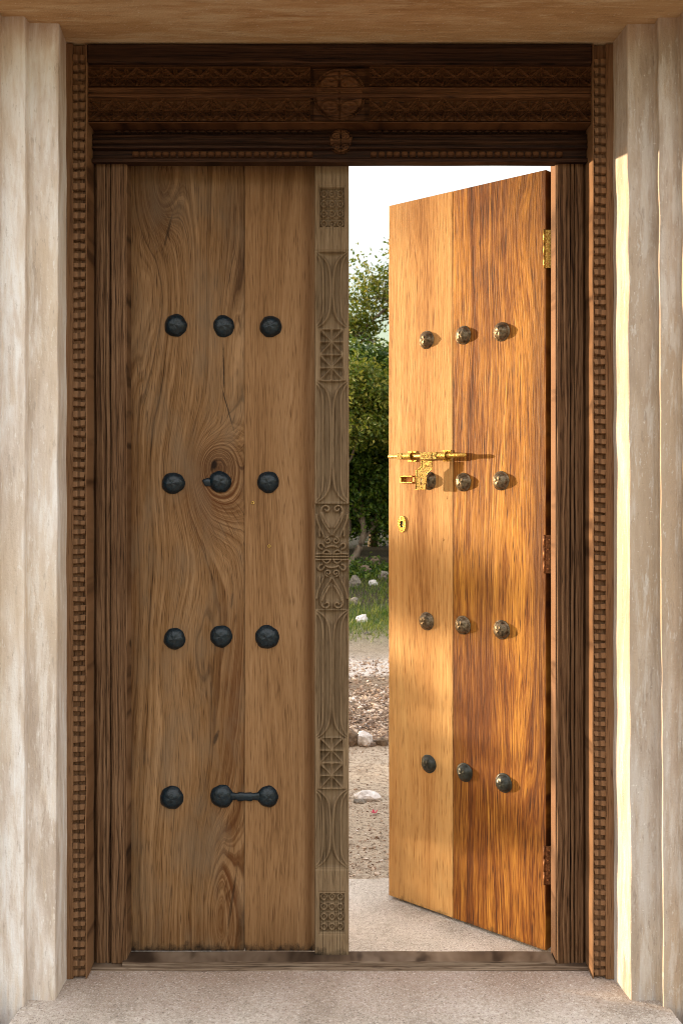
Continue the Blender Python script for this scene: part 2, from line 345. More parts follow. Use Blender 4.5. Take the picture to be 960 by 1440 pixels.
# ------------------------------------------------------------------ plaster gateway (wall, pilasters, beam)
gate = tag(empty('plaster_gateway', (0, -.2, 0)), 'limewashed plaster gateway wall with stepped pilasters and brown beam around the wooden door', 'wall')
gate_off = Vector((0, .2, 0))
def gbuild(mb, name, mat, smooth=False):
    mb.v = [(x, y+.2, z) for x, y, z in mb.v]; return mb.build(name, mat, gate, smooth)
ZS = lin(-.45, 2.46, 64)
def prof_r(z):
    t = (2.44-z)/2.45                     # 0 at the top, 1 at the floor
    f = lambda a, b, Y: X(a+(b-a)*t, Y)
    P = [(f(862, 863, -.13)+.0, .16), (f(862, 863, -.13), -.13), (f(882, 887, -.235), -.235), (f(921, 927, -.235), -.235),
         (f(925, 933, -.268), -.268), (f(955, 959, -.268), -.268), (f(961, 965, -.30), -.30), (1.30, -.30), (1.30, .16)]
    P[0] = (P[1][0]+.0, .16)
    return rounded(P, .005)
def prof_l(z):
    t = (2.44-z)/2.45
    f = lambda a, b, Y: X(a+(b-a)*t, Y)
    P = [(f(93, 94, -.13), .16), (f(93, 94, -.13), -.13), (f(83, 78, -.235), -.235), (f(42, 38.5, -.235), -.235),
         (f(36, 33.5, -.268), -.268), (f(3, 1, -.268), -.268), (f(-1, -5, -.30), -.30), (-1.30, -.30), (-1.30, .16)]
    return rounded(P, .005)
ZS = lin(-.45, 2.46, 260)
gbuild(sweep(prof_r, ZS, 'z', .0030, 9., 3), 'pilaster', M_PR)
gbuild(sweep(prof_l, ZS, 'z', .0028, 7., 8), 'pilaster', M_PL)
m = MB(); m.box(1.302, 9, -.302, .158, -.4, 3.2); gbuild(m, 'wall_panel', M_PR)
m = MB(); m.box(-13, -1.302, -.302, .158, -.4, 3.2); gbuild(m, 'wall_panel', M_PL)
def prof_b(x):
    return rounded([(.16, 3.2), (.16, 2.437), (-.10, 2.440), (-.24, 2.441), (-.30, 2.443), (-.42, 2.441), (-.62, 2.441), (-.62, 3.2)], .006)
gbuild(sweep(prof_b, lin(-1.9, 1.9, 70), 'x', .0035, 3.5, 5), 'beam', M_PB)

# ------------------------------------------------------------------ floor and ground
def ground_h(x, y):
    h = -.022
    s = max(0, min(1, (y-7.6)/2.2)); h += .22*s*s*(3-2*s)
    if .55 < y < 12: h += .012*nz(x, y, 0, 1.3)*min(1, (y-.55)*2)
    if 1.9 < y < 2.5: h += .03*math.exp(-((y-2.2)/.12)**2)*(1+nz(x, y, 4, 5))
    if y > 14: h += .10*(1+nz(x, y, 3, .12))*min(1, (y-14)/20)*3
    if -.6 < y < .45 and abs(x) < 1.3: h = -.10
    if y < -.0 and abs(x) >= 0: h = -.16
    return h
def gsheet():
    xs = sorted(set([-900, -300, -120, -60, -30, -18, -12]+[round(-8+i*.4, 3) for i in range(13)]+[round(-3+i*.06, 3) for i in range(101)]+[round(3+i*.4, 3) for i in range(14)]+[12, 18, 30, 60, 120, 300, 900]))
    ys = sorted(set([-600, -200, -80, -30, -12, -6, -3, -1.5, -.62, -.3, 0, .3]+[round(.5+i*.06, 3) for i in range(130)]+[round(8.4+i*.3, 3) for i in range(20)]+[15, 16, 18, 20, 24, 30, 40, 60, 90, 150, 300, 900, 2500]))
    v = [(x, y, ground_h(x, y)) for y in ys for x in xs]; n = len(xs)
    f = [(j*n+i, j*n+i+1, (j+1)*n+i+1, (j+1)*n+i) for j in range(len(ys)-1) for i in range(n-1)]
    return mesh('ground', v, f)
n = NT('sandy_ground'); v = n.tc.outputs['Object']
wv = n.noise(v, 1.6, 4, .6); fine = n.noise(v, 70, 4, .7); mid = n.noise(v, 16, 4, .65)
yy = n.add(n.y, n.mul(n.add(wv, -.5), .9))
zone = n.ramp(n.mul(yy, 1/12.0), [(0.03, (.42, .345, .265)), (.10, (.42, .345, .265)), (.178, (.50, .415, .325)), (.190, (.20, .14, .095)), (.32, (.27, .205, .145)),
        (.338, (.66, .60, .55)), (.365, (.64, .58, .53)), (.385, (.36, .31, .26)), (.42, (.30, .25, .19)), (.49, (.20, .18, .10)), (.53, (.09, .12, .03)), (.60, (.06, .08, .02)), (.66, (.06, .05, .03)), (1.0, (.05, .045, .03))])
col = n.mix(n.ramp(fine, [(.36, .85), (.5, 0.)]), zone, n.mix(1., zone, (.30, .27, .25), 'MULTIPLY'))
col = n.mix(n.mul(n.ramp(mid, [(.52, 0.), (.64, 1.)]), .5), col, n.mix(1., zone, (.5, .45, .42), 'MULTIPLY'))
col = n.mix(n.mul(n.ramp(fine, [(.60, 0.), (.68, 1.)]), .7), col, n.mix(.5, zone, (.7, .66, .6)))
n.bump(n.add(fine, n.mul(mid, .5)), 1., .014)
M_GR = n.fin(col, .92, 0, .15)
tag(link('ground', gsheet(), M_GR), kind='structure')

def slab(name, x0f, x1f, y0, y1, z0, z1, mat, ny=12, nx=40, wob=.002, edge=.0):
    m = MB(); xs = [i/nx for i in range(nx+1)]; ys = lin(y0, y1, ny); v = []; f = []
    for y in ys:
        for t in xs:
            a, b = x0f(y), x1f(y); x = a+(b-a)*t
            e = edge*nz(x*9, y*9, 1)*(1 if y in (y0, y1) else 0)
            v.append((x, y+e, z1+wob*nz(x, y, 2, 4)))
    n_ = nx+1
    f = [(j*n_+i, j*n_+i+1, (j+1)*n_+i+1, (j+1)*n_+i) for j in range(ny) for i in range(nx)]
    k = len(v); rim = [i for i in range(n_)]+[j*n_+nx for j in range(1, ny+1)]+[ny*n_+i for i in range(nx-1, -1, -1)]+[j*n_ for j in range(ny-1, 0, -1)]
    v += [(v[i][0], v[i][1], z0) for i in rim]; r = len(rim)
    f += [(rim[i], rim[(i+1) % r], k+(i+1) % r, k+i) for i in range(r)]
    m.add(v, f); o = m.build(name, mat); return tag(o, kind='structure')
slab('porch_floor', lambda y: -.793+.0*y-.012*max(0, -.3-y)/.1, lambda y: .812+.012*max(0, -.3-y)/.1, -1.35, -.012, -.30, -.0125, M_FLOOR, 30, 60)
slab('apron', lambda y: -1.15, lambda y: 1.15, -.010, .53, -.2, -.0125, M_APRON, 14, 60, edge=.02)

# ------------------------------------------------------------------ door frame
frame = tag(empty('door_frame', (0, -.1, 0)), 'dark carved wooden door frame with notched borders set inside the plaster gateway', 'door frame')
def fbuild(mb, name, mat, smooth=False, parent=None):
    mb.v = [(x, y+.1, z) for x, y, z in mb.v]; return mb.build(name, mat, parent or frame, smooth)
YD = -.13
DL0, DL1 = X(92, YD), X(122, YD); DR0, DR1 = X(833, YD), X(864, YD)
ztop = 2.436
TL0, TL1 = X(103, YD), X(119.5, YD); TR0, TR1 = X(835.5, YD), X(851, YD)
def board_profile(x0, x1, t0, t1):
    # front face with a sunk channel between t0 and t1
    return lambda z: [(x0, -.02), (x0, YD+.002), (x0+.002, YD), (t0-.0015, YD), (t0, YD+.013), (t1, YD+.013), (t1+.0015, YD), (x1-.002, YD), (x1, YD+.002), (x1, -.02)]
def wavy(zz, x0, x1, t0, t1, seed):
    m = sweep(board_profile(x0, x1, t0, t1), lin(-.011, zz, 110), 'z', .0022, 9., seed)
    return m
fbuild(wavy(ztop, DL0, DL1, TL0, TL1, 1), 'dentil_board', M_WD)
fbuild(wavy(ztop, DR0, DR1, TR0, TR1, 2), 'dentil_board', M_WD)
def tooth_mesh(w, h, flip, seed):
    rr = random.Random(seed); b = MB(); d = .013
    j = lambda a: a*rr.uniform(-1, 1)
    x0, x1 = -w/2-.001, w/2+.001
    w *= 1.; chip = rr.random() < .3
    # hand-cut tooth: flat face, steep chamfered underside and one raked end
    A = [(x0, d, h*.5), (x1, d, h*.5), (x1, .0006, h*.46+j(.0006)), (x0, .0006, h*.46+j(.0006))]
    s = .0035 if flip else -.0035
    B = [(x0, d, -h*.62+j(.0006)), (x1, d, -h*.66+j(.0006)), (x1-(.003 if flip else 0), .0005, -h*.36+(s*.3)+j(.0008)), (x0+(0 if flip else .003), .0005, -h*.36-(s*.3)+j(.0008))]
    v = A+B
    f = [(3, 2, 6, 7), (0, 1, 2, 3), (7, 6, 5, 4), (0, 3, 7, 4), (1, 5, 6, 2), (0, 4, 5, 1)]
    b.add(v, f); import bmesh
    me = mesh('dentil', b.v, b.f); q = bmesh.new(); q.from_mesh(me)
    bmesh.ops.recalc_face_normals(q, faces=q.faces)
    bmesh.ops.bevel(q, geom=list(q.edges), offset=.0004, segments=1, affect='EDGES'); q.to_mesh(me); q.free()
    me.materials.append(M_WD); return me
pitch = 13.95*(D+YD)/F
teeth = {s: [tooth_mesh((TL1-TL0) if s == 0 else (TR1-TR0), pitch*.62, s == 0, 100*s+k) for k in range(6)] for s in (0, 1)}
rr = random.Random(3)
for side in (0, 1):
    cx = (TL0+TL1)/2 if side == 0 else (TR0+TR1)/2
    z = Z(1370, YD); k = 0
    while z < ztop-.03:
        o = link('dentil', teeth[side][rr.randrange(6)], None, frame)
        zj = z+rr.uniform(-.0016, .0016)
        o.location = (cx+.0022*nz(cx*9+(1 if side == 0 else 2), zj*9, 3.1), YD+.1+rr.uniform(0, .0008)+.0022*nz(cx*27+(1 if side == 0 else 2), zj*9, 9.7), zj)
        o.scale = (1, rr.uniform(.7, 1.0), rr.uniform(.78, 1.15)); o.rotation_euler = (0, rr.uniform(-.09, .09), 0)
        z += pitch*rr.uniform(.93, 1.07); k += 1
# top rail, hidden in the dark under the beam
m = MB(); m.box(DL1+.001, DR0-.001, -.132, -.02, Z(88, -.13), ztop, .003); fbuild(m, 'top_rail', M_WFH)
# jamb posts with run mouldings
YP = -.06
def post_prof(a, b):         # list of (px, depth) steps converted at the post's plane
    def f(z):
        P = [(a, .0)]
        for (t, d) in [(0, YP+.012), (.06, YP+.004), (.10, YP), (.36, YP), (.375, YP+.007), (.40, YP+.007), (.415, YP), (.51, YP-.001), (.525, YP+.006), (.545, YP+.006), (.56, YP-.002), (.93, YP-.003), (.97, YP-.002), (1.0, YP+.003)]:
            P.append((a+(b-a)*t, d))
        P.append((b, .0)); return P
    return f
PLa, PLb = DL1+.0005, X(177, YP); PRb, PRa = X(782, YP), DR0-.0005
zhead = Z(222, -.075)
mm = sweep(post_prof(PLa, PLb), lin(-.0035, zhead+.01, 50), 'z', .0016, 6., 11); fbuild(mm, 'jamb_post', M_WF)
mm = sweep(post_prof(PRa, PRb), lin(-.0035, zhead+.01, 50), 'z', .0016, 6., 12); fbuild(mm, 'jamb_post', M_WF)
m = MB(); m.box(X(782, YP)-.0022, X(782, YP)-.0001, YP+.002, -.0005, -.003, 2.155, .0004); fbuild(m, 'jamb_strip', M_STRIP)
m = MB(); m.box(X(177, YP)+.0001, X(177, YP)+.0022, YP+.002, -.0005, -.003, 2.155, .0004); fbuild(m, 'jamb_strip', M_WF)
# rebates behind the posts that the leaves close into
m = MB(); m.box(X(93, YD), -.612, .001, .15, -.012, 2.30); fbuild(m, 'rebate_post', M_WF)
m = MB(); m.box(.604, .7105, .001, .15, -.012, 2.30); fbuild(m, 'rebate_post', M_WF)
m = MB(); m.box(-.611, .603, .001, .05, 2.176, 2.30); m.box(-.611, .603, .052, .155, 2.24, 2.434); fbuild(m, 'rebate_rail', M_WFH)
# carved lintel board
YL = -.118
def lprof(x):
    zz = lambda p: Z(p, YL)
    return [(-.02, zz(87.5)), (YL, zz(87.5)), (YL, zz(92)), (YL+.013, zz(92.7)), (YL+.013, zz(121)), (YL, zz(122)), (YL-.002, zz(123.5)), (YL+.003, zz(126)), (YL+.003, zz(130)), (YL-.003, zz(132)), (YL-.003, zz(134)),
            (YL, zz(136.5)), (YL+.013, zz(137)), (YL+.013, zz(170)), (YL, zz(170.7)), (YL-.001, zz(172.5)), (-.02, zz(172.5))]
mm = sweep(lprof, lin(DL1+.001, DR0-.001, 80), 'x', .0012, 5., 21); lint = fbuild(mm, 'carved_lintel', M_WL)

def relief(name, w, h, fn, nx, ny, mat, parent, loc, skirt=.004):
    """carved relief block: fn(a,b) -> outward height for a,b in -1..1"""
    v = []; f = []
    for j in range(ny+1):
        for i in range(nx+1):
            a = -1+2*i/nx; b = -1+2*j/ny
            v.append((a*w/2, -fn(a, b), b*h/2))
    n_ = nx+1
    f = [(j*n_+i, j*n_+i+1, (j+1)*n_+i+1, (j+1)*n_+i) for j in range(ny) for i in range(nx)]
    rim = [i for i in range(n_)]+[j*n_+nx for j in range(1, ny+1)]+[ny*n_+i for i in range(nx-1, -1, -1)]+[j*n_ for j in range(ny-1, 0, -1)]
    k = len(v); v += [(v[i][0], skirt, v[i][2]) for i in rim]; r = len(rim)
    f += [(rim[(i+1) % r], rim[i], k+i, k+(i+1) % r) for i in range(r)]
    me = mesh(name, v, f)
    me.materials.append(mat); return me
def star_fn(dep=.006, seed=0):
    rq = random.Random(seed); ph = rq.uniform(-.06, .06)
    def fn(a, b):
        r = math.hypot(a, b); q = max(abs(a), abs(b)); th = math.atan2(b, a)+ph*r
        edge = max(0, (q-.90)/.1)
        x4 = abs(math.sin(2*(th-math.pi/4)+math.pi/2*0))
        ray = max(0, 1-abs(math.sin(2*th+math.pi/2))*r*2.6) if r > .05 else 1      # diagonal arms
        spine = max(0, 1-min(abs(a), abs(b))*9)*(.75 if r < .92 else 0)
        arc = math.exp(-((abs(math.hypot(abs(a)-1.15, b))-.62)/.09)**2)*.5
        return dep*(max(ray, spine, arc)*(1-edge)+edge)-dep*.95
    return fn
sw = 34.5*(D+YL)/F; sh = 32*(D+YL)/F
stars = [relief('star_carving', sw, sh, star_fn(.013, k), 26, 26, M_WL, None, None) for k in range(4)]
stars_u = [relief('star_carving', sw, 27.5*(D+YL)/F, star_fn(.013, k), 22, 20, M_WL, None, None) for k in range(4)]
for s_me in stars+stars_u: s_me.shade_flat()
rr = random.Random(5)
for row, (py, ms) in enumerate(((153.5, stars), (106.8, stars_u))):
    for x0, x1 in ((124, 436), (519, 831)):
        for k in range(9):
            px = x0+(x1-x0)*(k+.5)/9
            o = link('star_carving', ms[rr.randrange(4)], None, lint)
            o.location = (X(px, YL), YL+.1+.0005, Z(py, YL))
            o.rotation_euler = (0, 0, 0)
def medal_fn(a, b):
    r = math.hypot(a, b)
    if r > 1: return -.02
    h = .004
    h -= .009*math.exp(-((r-.93)/.035)**2)
    h -= .007*math.exp(-(a/.035)**2)*(r < .93)+.0022*math.exp(-(b/.035)**2)*(r < .93)
    for (cx, cy, rad) in ((-.38, -.48, .36), (.38, -.48, .36), (-.38, .42, .38), (.38, .42, .38)):
        q = math.hypot(a-cx, (b-cy)*1.3)
        h -= .0065*math.exp(-((q-rad)/.05)**2)
        h -= .005*math.exp(-((q-rad*.45)/.06)**2)*(.5+.5*math.cos(3*math.atan2(b-cy, a-cx)+cx*9))
    return h
mw = 74*(D+YL)/F
me = relief('medallion_carving', mw, mw*.98, medal_fn, 74, 74, M_WL, None, None, skirt=.003); me.shade_smooth()
o = link('medallion_carving', me, None, lint); o.location = (X(477, YL), YL+.1+.004, Z(131.5, YL))
# bead board under it
YB = -.075
def bprof(x):
    zz = lambda p: Z(p, YB)
    return [(-.002, zz(171)), (YB+.012, zz(171)), (YB+.012, zz(176)), (YB+.014, zz(178)), (YB+.014, zz(187)), (YB+.002, zz(187.8)), (YB-.002, zz(190)), (YB+.004, zz(192.5)), (YB+.005, zz(194)), (YB-.001, zz(196)), (YB-.003, zz(200)),
            (YB+.003, zz(202.5)), (YB+.003, zz(204)), (YB-.004, zz(206)), (YB-.004, zz(208.5)), (YB+.008, zz(210)), (YB+.008, zz(221)), (YB-.003, zz(222)), (YB-.006, zz(224)), (YB-.004, zz(228)), (-.045, zz(228)), (-.045, zz(219)), (-.002, zz(219))]
BX0, BX1 = DL1+.001, DR0-.001
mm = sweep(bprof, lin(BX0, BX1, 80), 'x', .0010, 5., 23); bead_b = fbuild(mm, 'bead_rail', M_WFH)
def bead_mesh(w, h, d, seed):
    rq = random.Random(seed); v = []; f = []; nx, ny = 6, 6
    for j in range(ny+1):
        for i in range(nx+1):
            a = -1+2*i/nx; b = -1+2*j/ny
            k = max(0, 1-abs(a)**3.2)*max(0, 1-abs(b)**3.2)
            v.append((a*w/2*(1-.15*b*b), -d*k**.5+rq.uniform(-.0004, .0004), b*h/2*(1-.12*a*a)))
    f = [(j*(nx+1)+i, j*(nx+1)+i+1, (j+1)*(nx+1)+i+1, (j+1)*(nx+1)+i) for j in range(ny) for i in range(nx)]
    me = mesh('bead', v, f); me.shade_smooth(); me.materials.append(M_WL if seed < 10 else M_WFH); return me
bp = 10.6
for (p0, p1, py, hh, dd, off, base) in ((184, 440, 215.6, 9.5, .0055, .0075, 0), (520, 792, 215.6, 9.5, .0055, .0075, 0), (160, 440, 182.5, 8, .006, .0135, 10), (516, 800, 182.5, 8, .006, .0135, 10)):
    bs = [bead_mesh(9.6*(D+YB)/F, hh*(D+YB)/F, dd, base+k) for k in range(4)]
    n_ = int((p1-p0)/bp)
    for k in range(n_):
        o = link('bead', bs[rr.randrange(4)], None, bead_b)
        o.location = (X(p0+(k+.5)*(p1-p0)/n_+rr.uniform(-.5, .5), YB), YB+off+.1, Z(py, YB)); o.scale = (rr.uniform(.9, 1.05), 1, rr.uniform(.9, 1.05))
me = relief('rosette_carving', 34*(D+YB)/F, 34*(D+YB)/F, lambda a, b: medal_fn(a, b), 44, 44, M_WL, None, None, skirt=.015); me.shade_smooth()
o = link('rosette_carving', me, None, bead_b); o.location = (X(479, YB), YB+.1-.001, Z(198, YB))
# sill and its lower step
m = sweep(lambda x: rounded([(-.012, -.012), (-.012, -.004), (-.079, -.0045), (-.086, -.0118)], .003), lin(PLa+.0, PRa, 60), 'x', .0018, 9., 31); fbuild(m, 'sill_step', M_WS)
m = sweep(lambda x: rounded([(-.0125, -.004), (-.0125, .0062), (-.072, .0055), (-.076, -.0046)], .003), lin(X(173.5, YP), X(779, YP), 60), 'x', .0016, 9., 33); fbuild(m, 'sill', M_WS)

# ------------------------------------------------------------------ studs
def stud_mesh(name, r, h, seed, rough_rim, mat, rim=True):
    rq = random.Random(seed); v = []; f = []; ns = 40
    ph = [rq.uniform(0, 6.28) for _ in range(4)]
    prof = [(1.13, 0.), (1.12, .07), (1.03, .10), (.98, .16), (.93, .34), (.82, .58), (.66, .78), (.46, .92), (.24, .99)] if rim else [(1.06, 0.), (1.03, .12), (.97, .26), (.88, .48), (.75, .68), (.6, .83), (.42, .93), (.22, .99)]
    for a, b in prof:
        for k in range(ns):
            t = 2*math.pi*k/ns
            q = 1+(rough_rim*(.55*math.sin(3*t+ph[0])+.5*math.sin(5*t+ph[1])+.4*math.sin(9*t+ph[2])) if a > .95 else rough_rim*.35*math.sin(3*t+ph[0]))
            v.append((r*a*q*math.cos(t), -h*b*(1+.04*math.sin(4*t+ph[3])), r*a*q*math.sin(t)))
    c = len(v); v.append((0, -h, 0))
    m_ = len(prof)
    for i in range(m_-1):
        for k in range(ns): f.append((i*ns+k, i*ns+(k+1) % ns, (i+1)*ns+(k+1) % ns, (i+1)*ns+k))
    for k in range(ns): f.append(((m_-1)*ns+k, (m_-1)*ns+(k+1) % ns, c))
    f.append(tuple(range(ns))[::-1])
    me = mesh(name, v, f); me.shade_smooth(); me.materials.append(mat); return me

# ------------------------------------------------------------------ closed leaf
closed = tag(empty('door_leaf', (0, 0, 0)), 'closed left door leaf of brown knotted planks with blue-black iron studs and carved centre post', 'door')
def plank(name, x0, x1, z0, z1, t, mat, parent, seed, label=None):
    P = rounded([(x0, t), (x0, 0.), (x1, 0.), (x1, t)], .0022)
    m = sweep(lambda z: P, lin(z0, z1, 40), 'z', .0007, 5., seed); return tag(m.build(name, mat, parent), label)
xs_ = X(343.5, 0)
plank('plank', -.605, xs_-.0006, .001, 2.168, .04, M_W1, closed, 41, 'wide brown plank with a large ringed knot')
plank('plank', xs_+.0006, -.012, .001, 2.168, .0395, M_W2, closed, 42, 'narrow paler smooth-grained plank')
for i, (px, py) in enumerate([(247, 457.5), (314.5, 458.5), (380.5, 459), (243.5, 679.5), (309.5, 677.5), (377, 678), (245.5, 898.5), (311, 895), (375.5, 896), (241.5, 1122), (312, 1120), (376.5, 1120.5)]):
    o = link('stud', stud_mesh('stud', 15.2*D/F, .020, 200+i, .034, M_IRON, rim=False), None, closed)
    o.location = (X(px, 0), .0005, Z(py, 0)); o.rotation_euler = (0, rr.uniform(0, 6), 0); o.scale = (rr.uniform(.94, 1.08), rr.uniform(.8, 1.1), rr.uniform(.92, 1.05))
def lump(name, pts, r, mat, parent, squash=.5):
    m = MB(); m.tube(pts, r, 10); o = m.build(name, mat, parent, True)
    o.scale = (1, squash, 1); return o
lump('iron_bar', [(X(322, 0), -.004, Z(1119.5, 0)), (X(333, 0), -.004, Z(1120, 0)), (X(336, 0), -.005, Z(1120.3, 0)), (X(345, 0), -.006, Z(1120, 0)), (X(353, 0), -.005, Z(1120.5, 0)), (X(356, 0), -.004, Z(1120, 0)), (X(366, 0), -.004, Z(1120, 0))],
     [.013, .009, .013, .011, .013, .009, .013], M_IRON, closed, .6)
lump('iron_tab', [(X(285, 0), -.003, Z(675, 0)), (X(290, 0), -.003, Z(678, 0)), (X(299, 0), -.003, Z(679, 0))], [.003, .012, .010], M_IRON, closed, .5)
for px, py in ((355.5, 707), (378.5, 768)):
    m = MB(); pts = [(X(px, 0)+.0034*math.cos(a), -.0008, Z(py, 0)+.0034*math.sin(a)) for a in lin(0, 2*math.pi, 14)]
    m.tube(pts, .0013, 6, False); m.build('nail_ring', M_BRASS, closed, True)

# carved centre post: one height field
YC = -.035
cx0, cx1 = X(442.5, YC), X(490.5, YC); cz0, cz1 = Z(1346, YC), 2.150
def spiral(cx, cy, r0, r1, a0, turns, n=60):
    return [(cx+(r0+(r1-r0)*i/n)*math.cos(a0+turns*2*math.pi*i/n), cy+(r0+(r1-r0)*i/n)*math.sin(a0+turns*2*math.pi*i/n)) for i in range(n+1)]
def bez(p, n=40):
    out = []
    for i in range(n+1):
        t = i/n; q = [Vector(a) for a in p]
        while len(q) > 1: q = [q[k]*(1-t)+q[k+1]*t for k in range(len(q)-1)]
        out.append((q[0].x, q[0].y))
    return out
def scroll_curves():         # in px, origin at motif centre line, y down; one scroll panel 73 px high, heart on top
    c = []
    for sgn in (-1, 1):
        K = lambda P: [(sgn*x, y) for x, y in P]
        c.append((K(bez([(1.5, 44), (6, 33), (17, 24), (21, 12), (16, -1), (7, 0), (4, 6)])), 1.9))
        c.append((K(bez([(4, 6), (3.5, 10), (8, 12), (10, 8)])), 1.9))
        c.append((K(bez([(4, 33), (9, 25), (12, 19), (14, 13)])), 2.4))
        c.append((K(bez([(21.5, 16), (21, 28), (15, 36), (11, 47)])), 1.7))
        c.append((K(bez([(17, 33), (18, 40), (17, 46)])), 1.5))
        c.append((K(spiral(5.5, 52, 5, 1.4, -1.5, 1.2)), 1.5))
        c.append((K(bez([(11, 60), (15, 52), (22, 56), (20, 63), (14, 64)])), 1.8))
        c.append((K(bez([(3, 69), (7, 63), (10, 66), (13, 70)])), 1.6))
        c.append((K(bez([(22, 71), (16, 70), (8, 71), (1, 71)])), 1.3))
    c.append((bez([(-9, 62), (0, 57), (9, 62)]), 1.7))
    return c
def post_height(nx, nz_):
    pxs = np.linspace(442.5, 490.5, nx+1); zs = np.linspace(cz0, cz1, nz_+1); pys = 672+(ZC-zs)*F/(D+YC)
    PX, PY = np.meshgrid(pxs, pys); s = (PX-466.5)/24.0
    H = np.zeros_like(PX)
    for (a, b) in ((353, 462), (535, 708), (858, 1040), (1110, 1222)):
        m = (PY > a) & (PY < b)
        t = np.minimum(PY-a, b-PY)
        fl = np.exp(-np.clip(t, 0, None)/11.0)
        q = np.abs(s)
        r1 = np.exp(-((q-(.06+.95*fl))/.10)**2); r2 = np.exp(-((q-(.50+.62*fl**1.1))/.09)**2); ed = np.clip((q-.86)/.05, 0, 1)*(1-np.clip(1.2*fl, 0, 1)*0)
        R_ = np.maximum(np.maximum(r1, r2), ed)
        soft = np.clip(t/1.8, 0, 1)
        dep = .0155*(.75+.25*np.cos(q*3))
        H = np.where(m, -dep*(1-R_)*soft, H)
    for (a, b) in ((462, 498.5), (498.5, 535), (1038, 1074), (1074, 1110)):
        m = (PY > a) & (PY < b) & (np.abs(PX-466) < 16.5)
        u = (PX-466)/16.5; w = (PY-(a+b)/2)/((b-a)/2); r = np.hypot(u, w); th = np.arctan2(w, u); e = np.clip((np.maximum(abs(u), abs(w))-.88)/.12, 0, 1)
        d = np.minimum(1, np.abs(np.sin(4*th))*1.3)*np.minimum(1, r*1.8)*(1-e)
        H = np.where(m, -.0165*d, H)
    for (a, b, up) in ((263, 319, 1), (1257, 1313, -1)):
        m = (PY > a) & (PY < b) & (PX > 449.5) & (PX < 484)
        u = ((PX-449.5)/34.5*3) % 1.0; w = ((PY-a)/(b-a)*4) % 1.0
        if up < 0: w = 1-w
        du = (u-.5)*2; dw = (w-.62)*2
        r = np.hypot(du, dw*1.1)
        lobe = np.exp(-((r-.66)/.2)**2)+np.exp(-(r/.28)**2)*.9
        edge = np.clip((np.maximum(np.abs(u-.5), np.abs(w-.5))*2-.86)/.1, 0, 1)
        H = np.where(m, -.013*(1-np.clip(np.maximum(lobe*(w > .12), edge*.55), 0, 1)), H)
    # border lines round the grids and panel joints
    def hline(y, wd, dp, x0=443, x1=490):
        nonlocal H
        H = H-dp*np.exp(-((PY-y)/wd)**2)*((PX > x0) & (PX < x1))
    for y in (261, 320, 1255, 1314): hline(y, .8, .002, 448, 485)
    for y in (352, 783, 1223): hline(y, .9, .003)
    H = H-.002*np.exp(-((PX-466)/.8)**2)*((PY > 236) & (PY < 258))
    for (oy, sg) in ((708.5, 1), (858, -1)):
        m = (PY > min(oy, oy+sg*73.5)) & (PY < max(oy, oy+sg*73.5))
        idx = np.argwhere(m.any(axis=1)).ravel(); sub = slice(idx[0], idx[-1]+1)
        lx = PX[sub]-466.5; ly = (PY[sub]-oy)*sg
        best = np.zeros_like(lx)
        for pts, wd in scroll_curves():
            P = np.array(pts); d2 = np.full_like(lx, 1e9)
            for a, b in P: d2 = np.minimum(d2, (lx-a)**2+(ly-b)**2)
            best = np.maximum(best, np.exp(-d2/(wd*wd)))
        edge = np.clip((np.abs(lx)-22)/1.5, 0, 1)
        H[sub] = np.where(m[sub], -.0155*(1-np.maximum(best, edge*.8)), H[sub])
    # tool marks and worn arrises
    rng = np.random.default_rng(4)
    H = H+rng.normal(0, .00012, H.shape)-.002*np.clip((np.abs(s)-.965)/.035, 0, 1)
    return pxs, zs, H
nx_, nz_ = 60, 1150
pxs, zs, H = post_height(nx_, nz_)
xs = (pxs-480)*(D+YC)/F
v = [(float(xs[i]), float(YC-H[j, i]), float(zs[j])) for j in range(nz_+1) for i in range(nx_+1)]; n_ = nx_+1
f = [(j*n_+i, j*n_+i+1, (j+1)*n_+i+1, (j+1)*n_+i) for j in range(nz_) for i in range(nx_)]
rim = [i for i in range(n_)]+[j*n_+nx_ for j in range(1, nz_+1)]+[nz_*n_+i for i in range(nx_-1, -1, -1)]+[j*n_ for j in range(nz_-1, 0, -1)]
k0 = len(v); v += [(v[i][0], -.0008, v[i][2]) for i in rim]; r_ = len(rim)
f += [(rim[(i+1) % r_], rim[i], k0+i, k0+(i+1) % r_) for i in range(r_)]
me = mesh('centre_post', v, f); me.shade_smooth(); link('centre_post', me, M_WC, closed)

# ------------------------------------------------------------------ open leaf
TH = -R(41.5)
PC = Vector((.563, .011, 0))            # front corner at the hinge side
opened = tag(empty('door_leaf', PC, TH), 'open right door leaf of sunlit honey and amber planks with bronze studs and brass bolt', 'door')
RM = Matrix.Rotation(TH, 3, 'Z'); RI = RM.inverted(); CAMP = Vector((0, -D, ZC))
def leaf_pt(px, py, off=0.):
    """pixel -> point in the open leaf's own frame on the plane y = -off"""
    d = RI @ Vector(((px-480)/F, 1, -(py-672)/F)); c = RI @ (CAMP-PC)
    t = (-off-c.y)/d.y; p = c+d*t; return p
LW = -leaf_pt(546.5, 700).x
xsp = leaf_pt(636.5, 700).x
ZB, ZT = -.004, 2.150
plank('plank', -LW, xsp-.0007, ZB, ZT, .04, M_W3, opened, 51, 'pale honey plank with the bolt')
plank('plank', xsp+.0007, -.0, ZB, ZT, .0395, M_W4, opened, 52, 'dark-streaked amber plank beside the hinges')
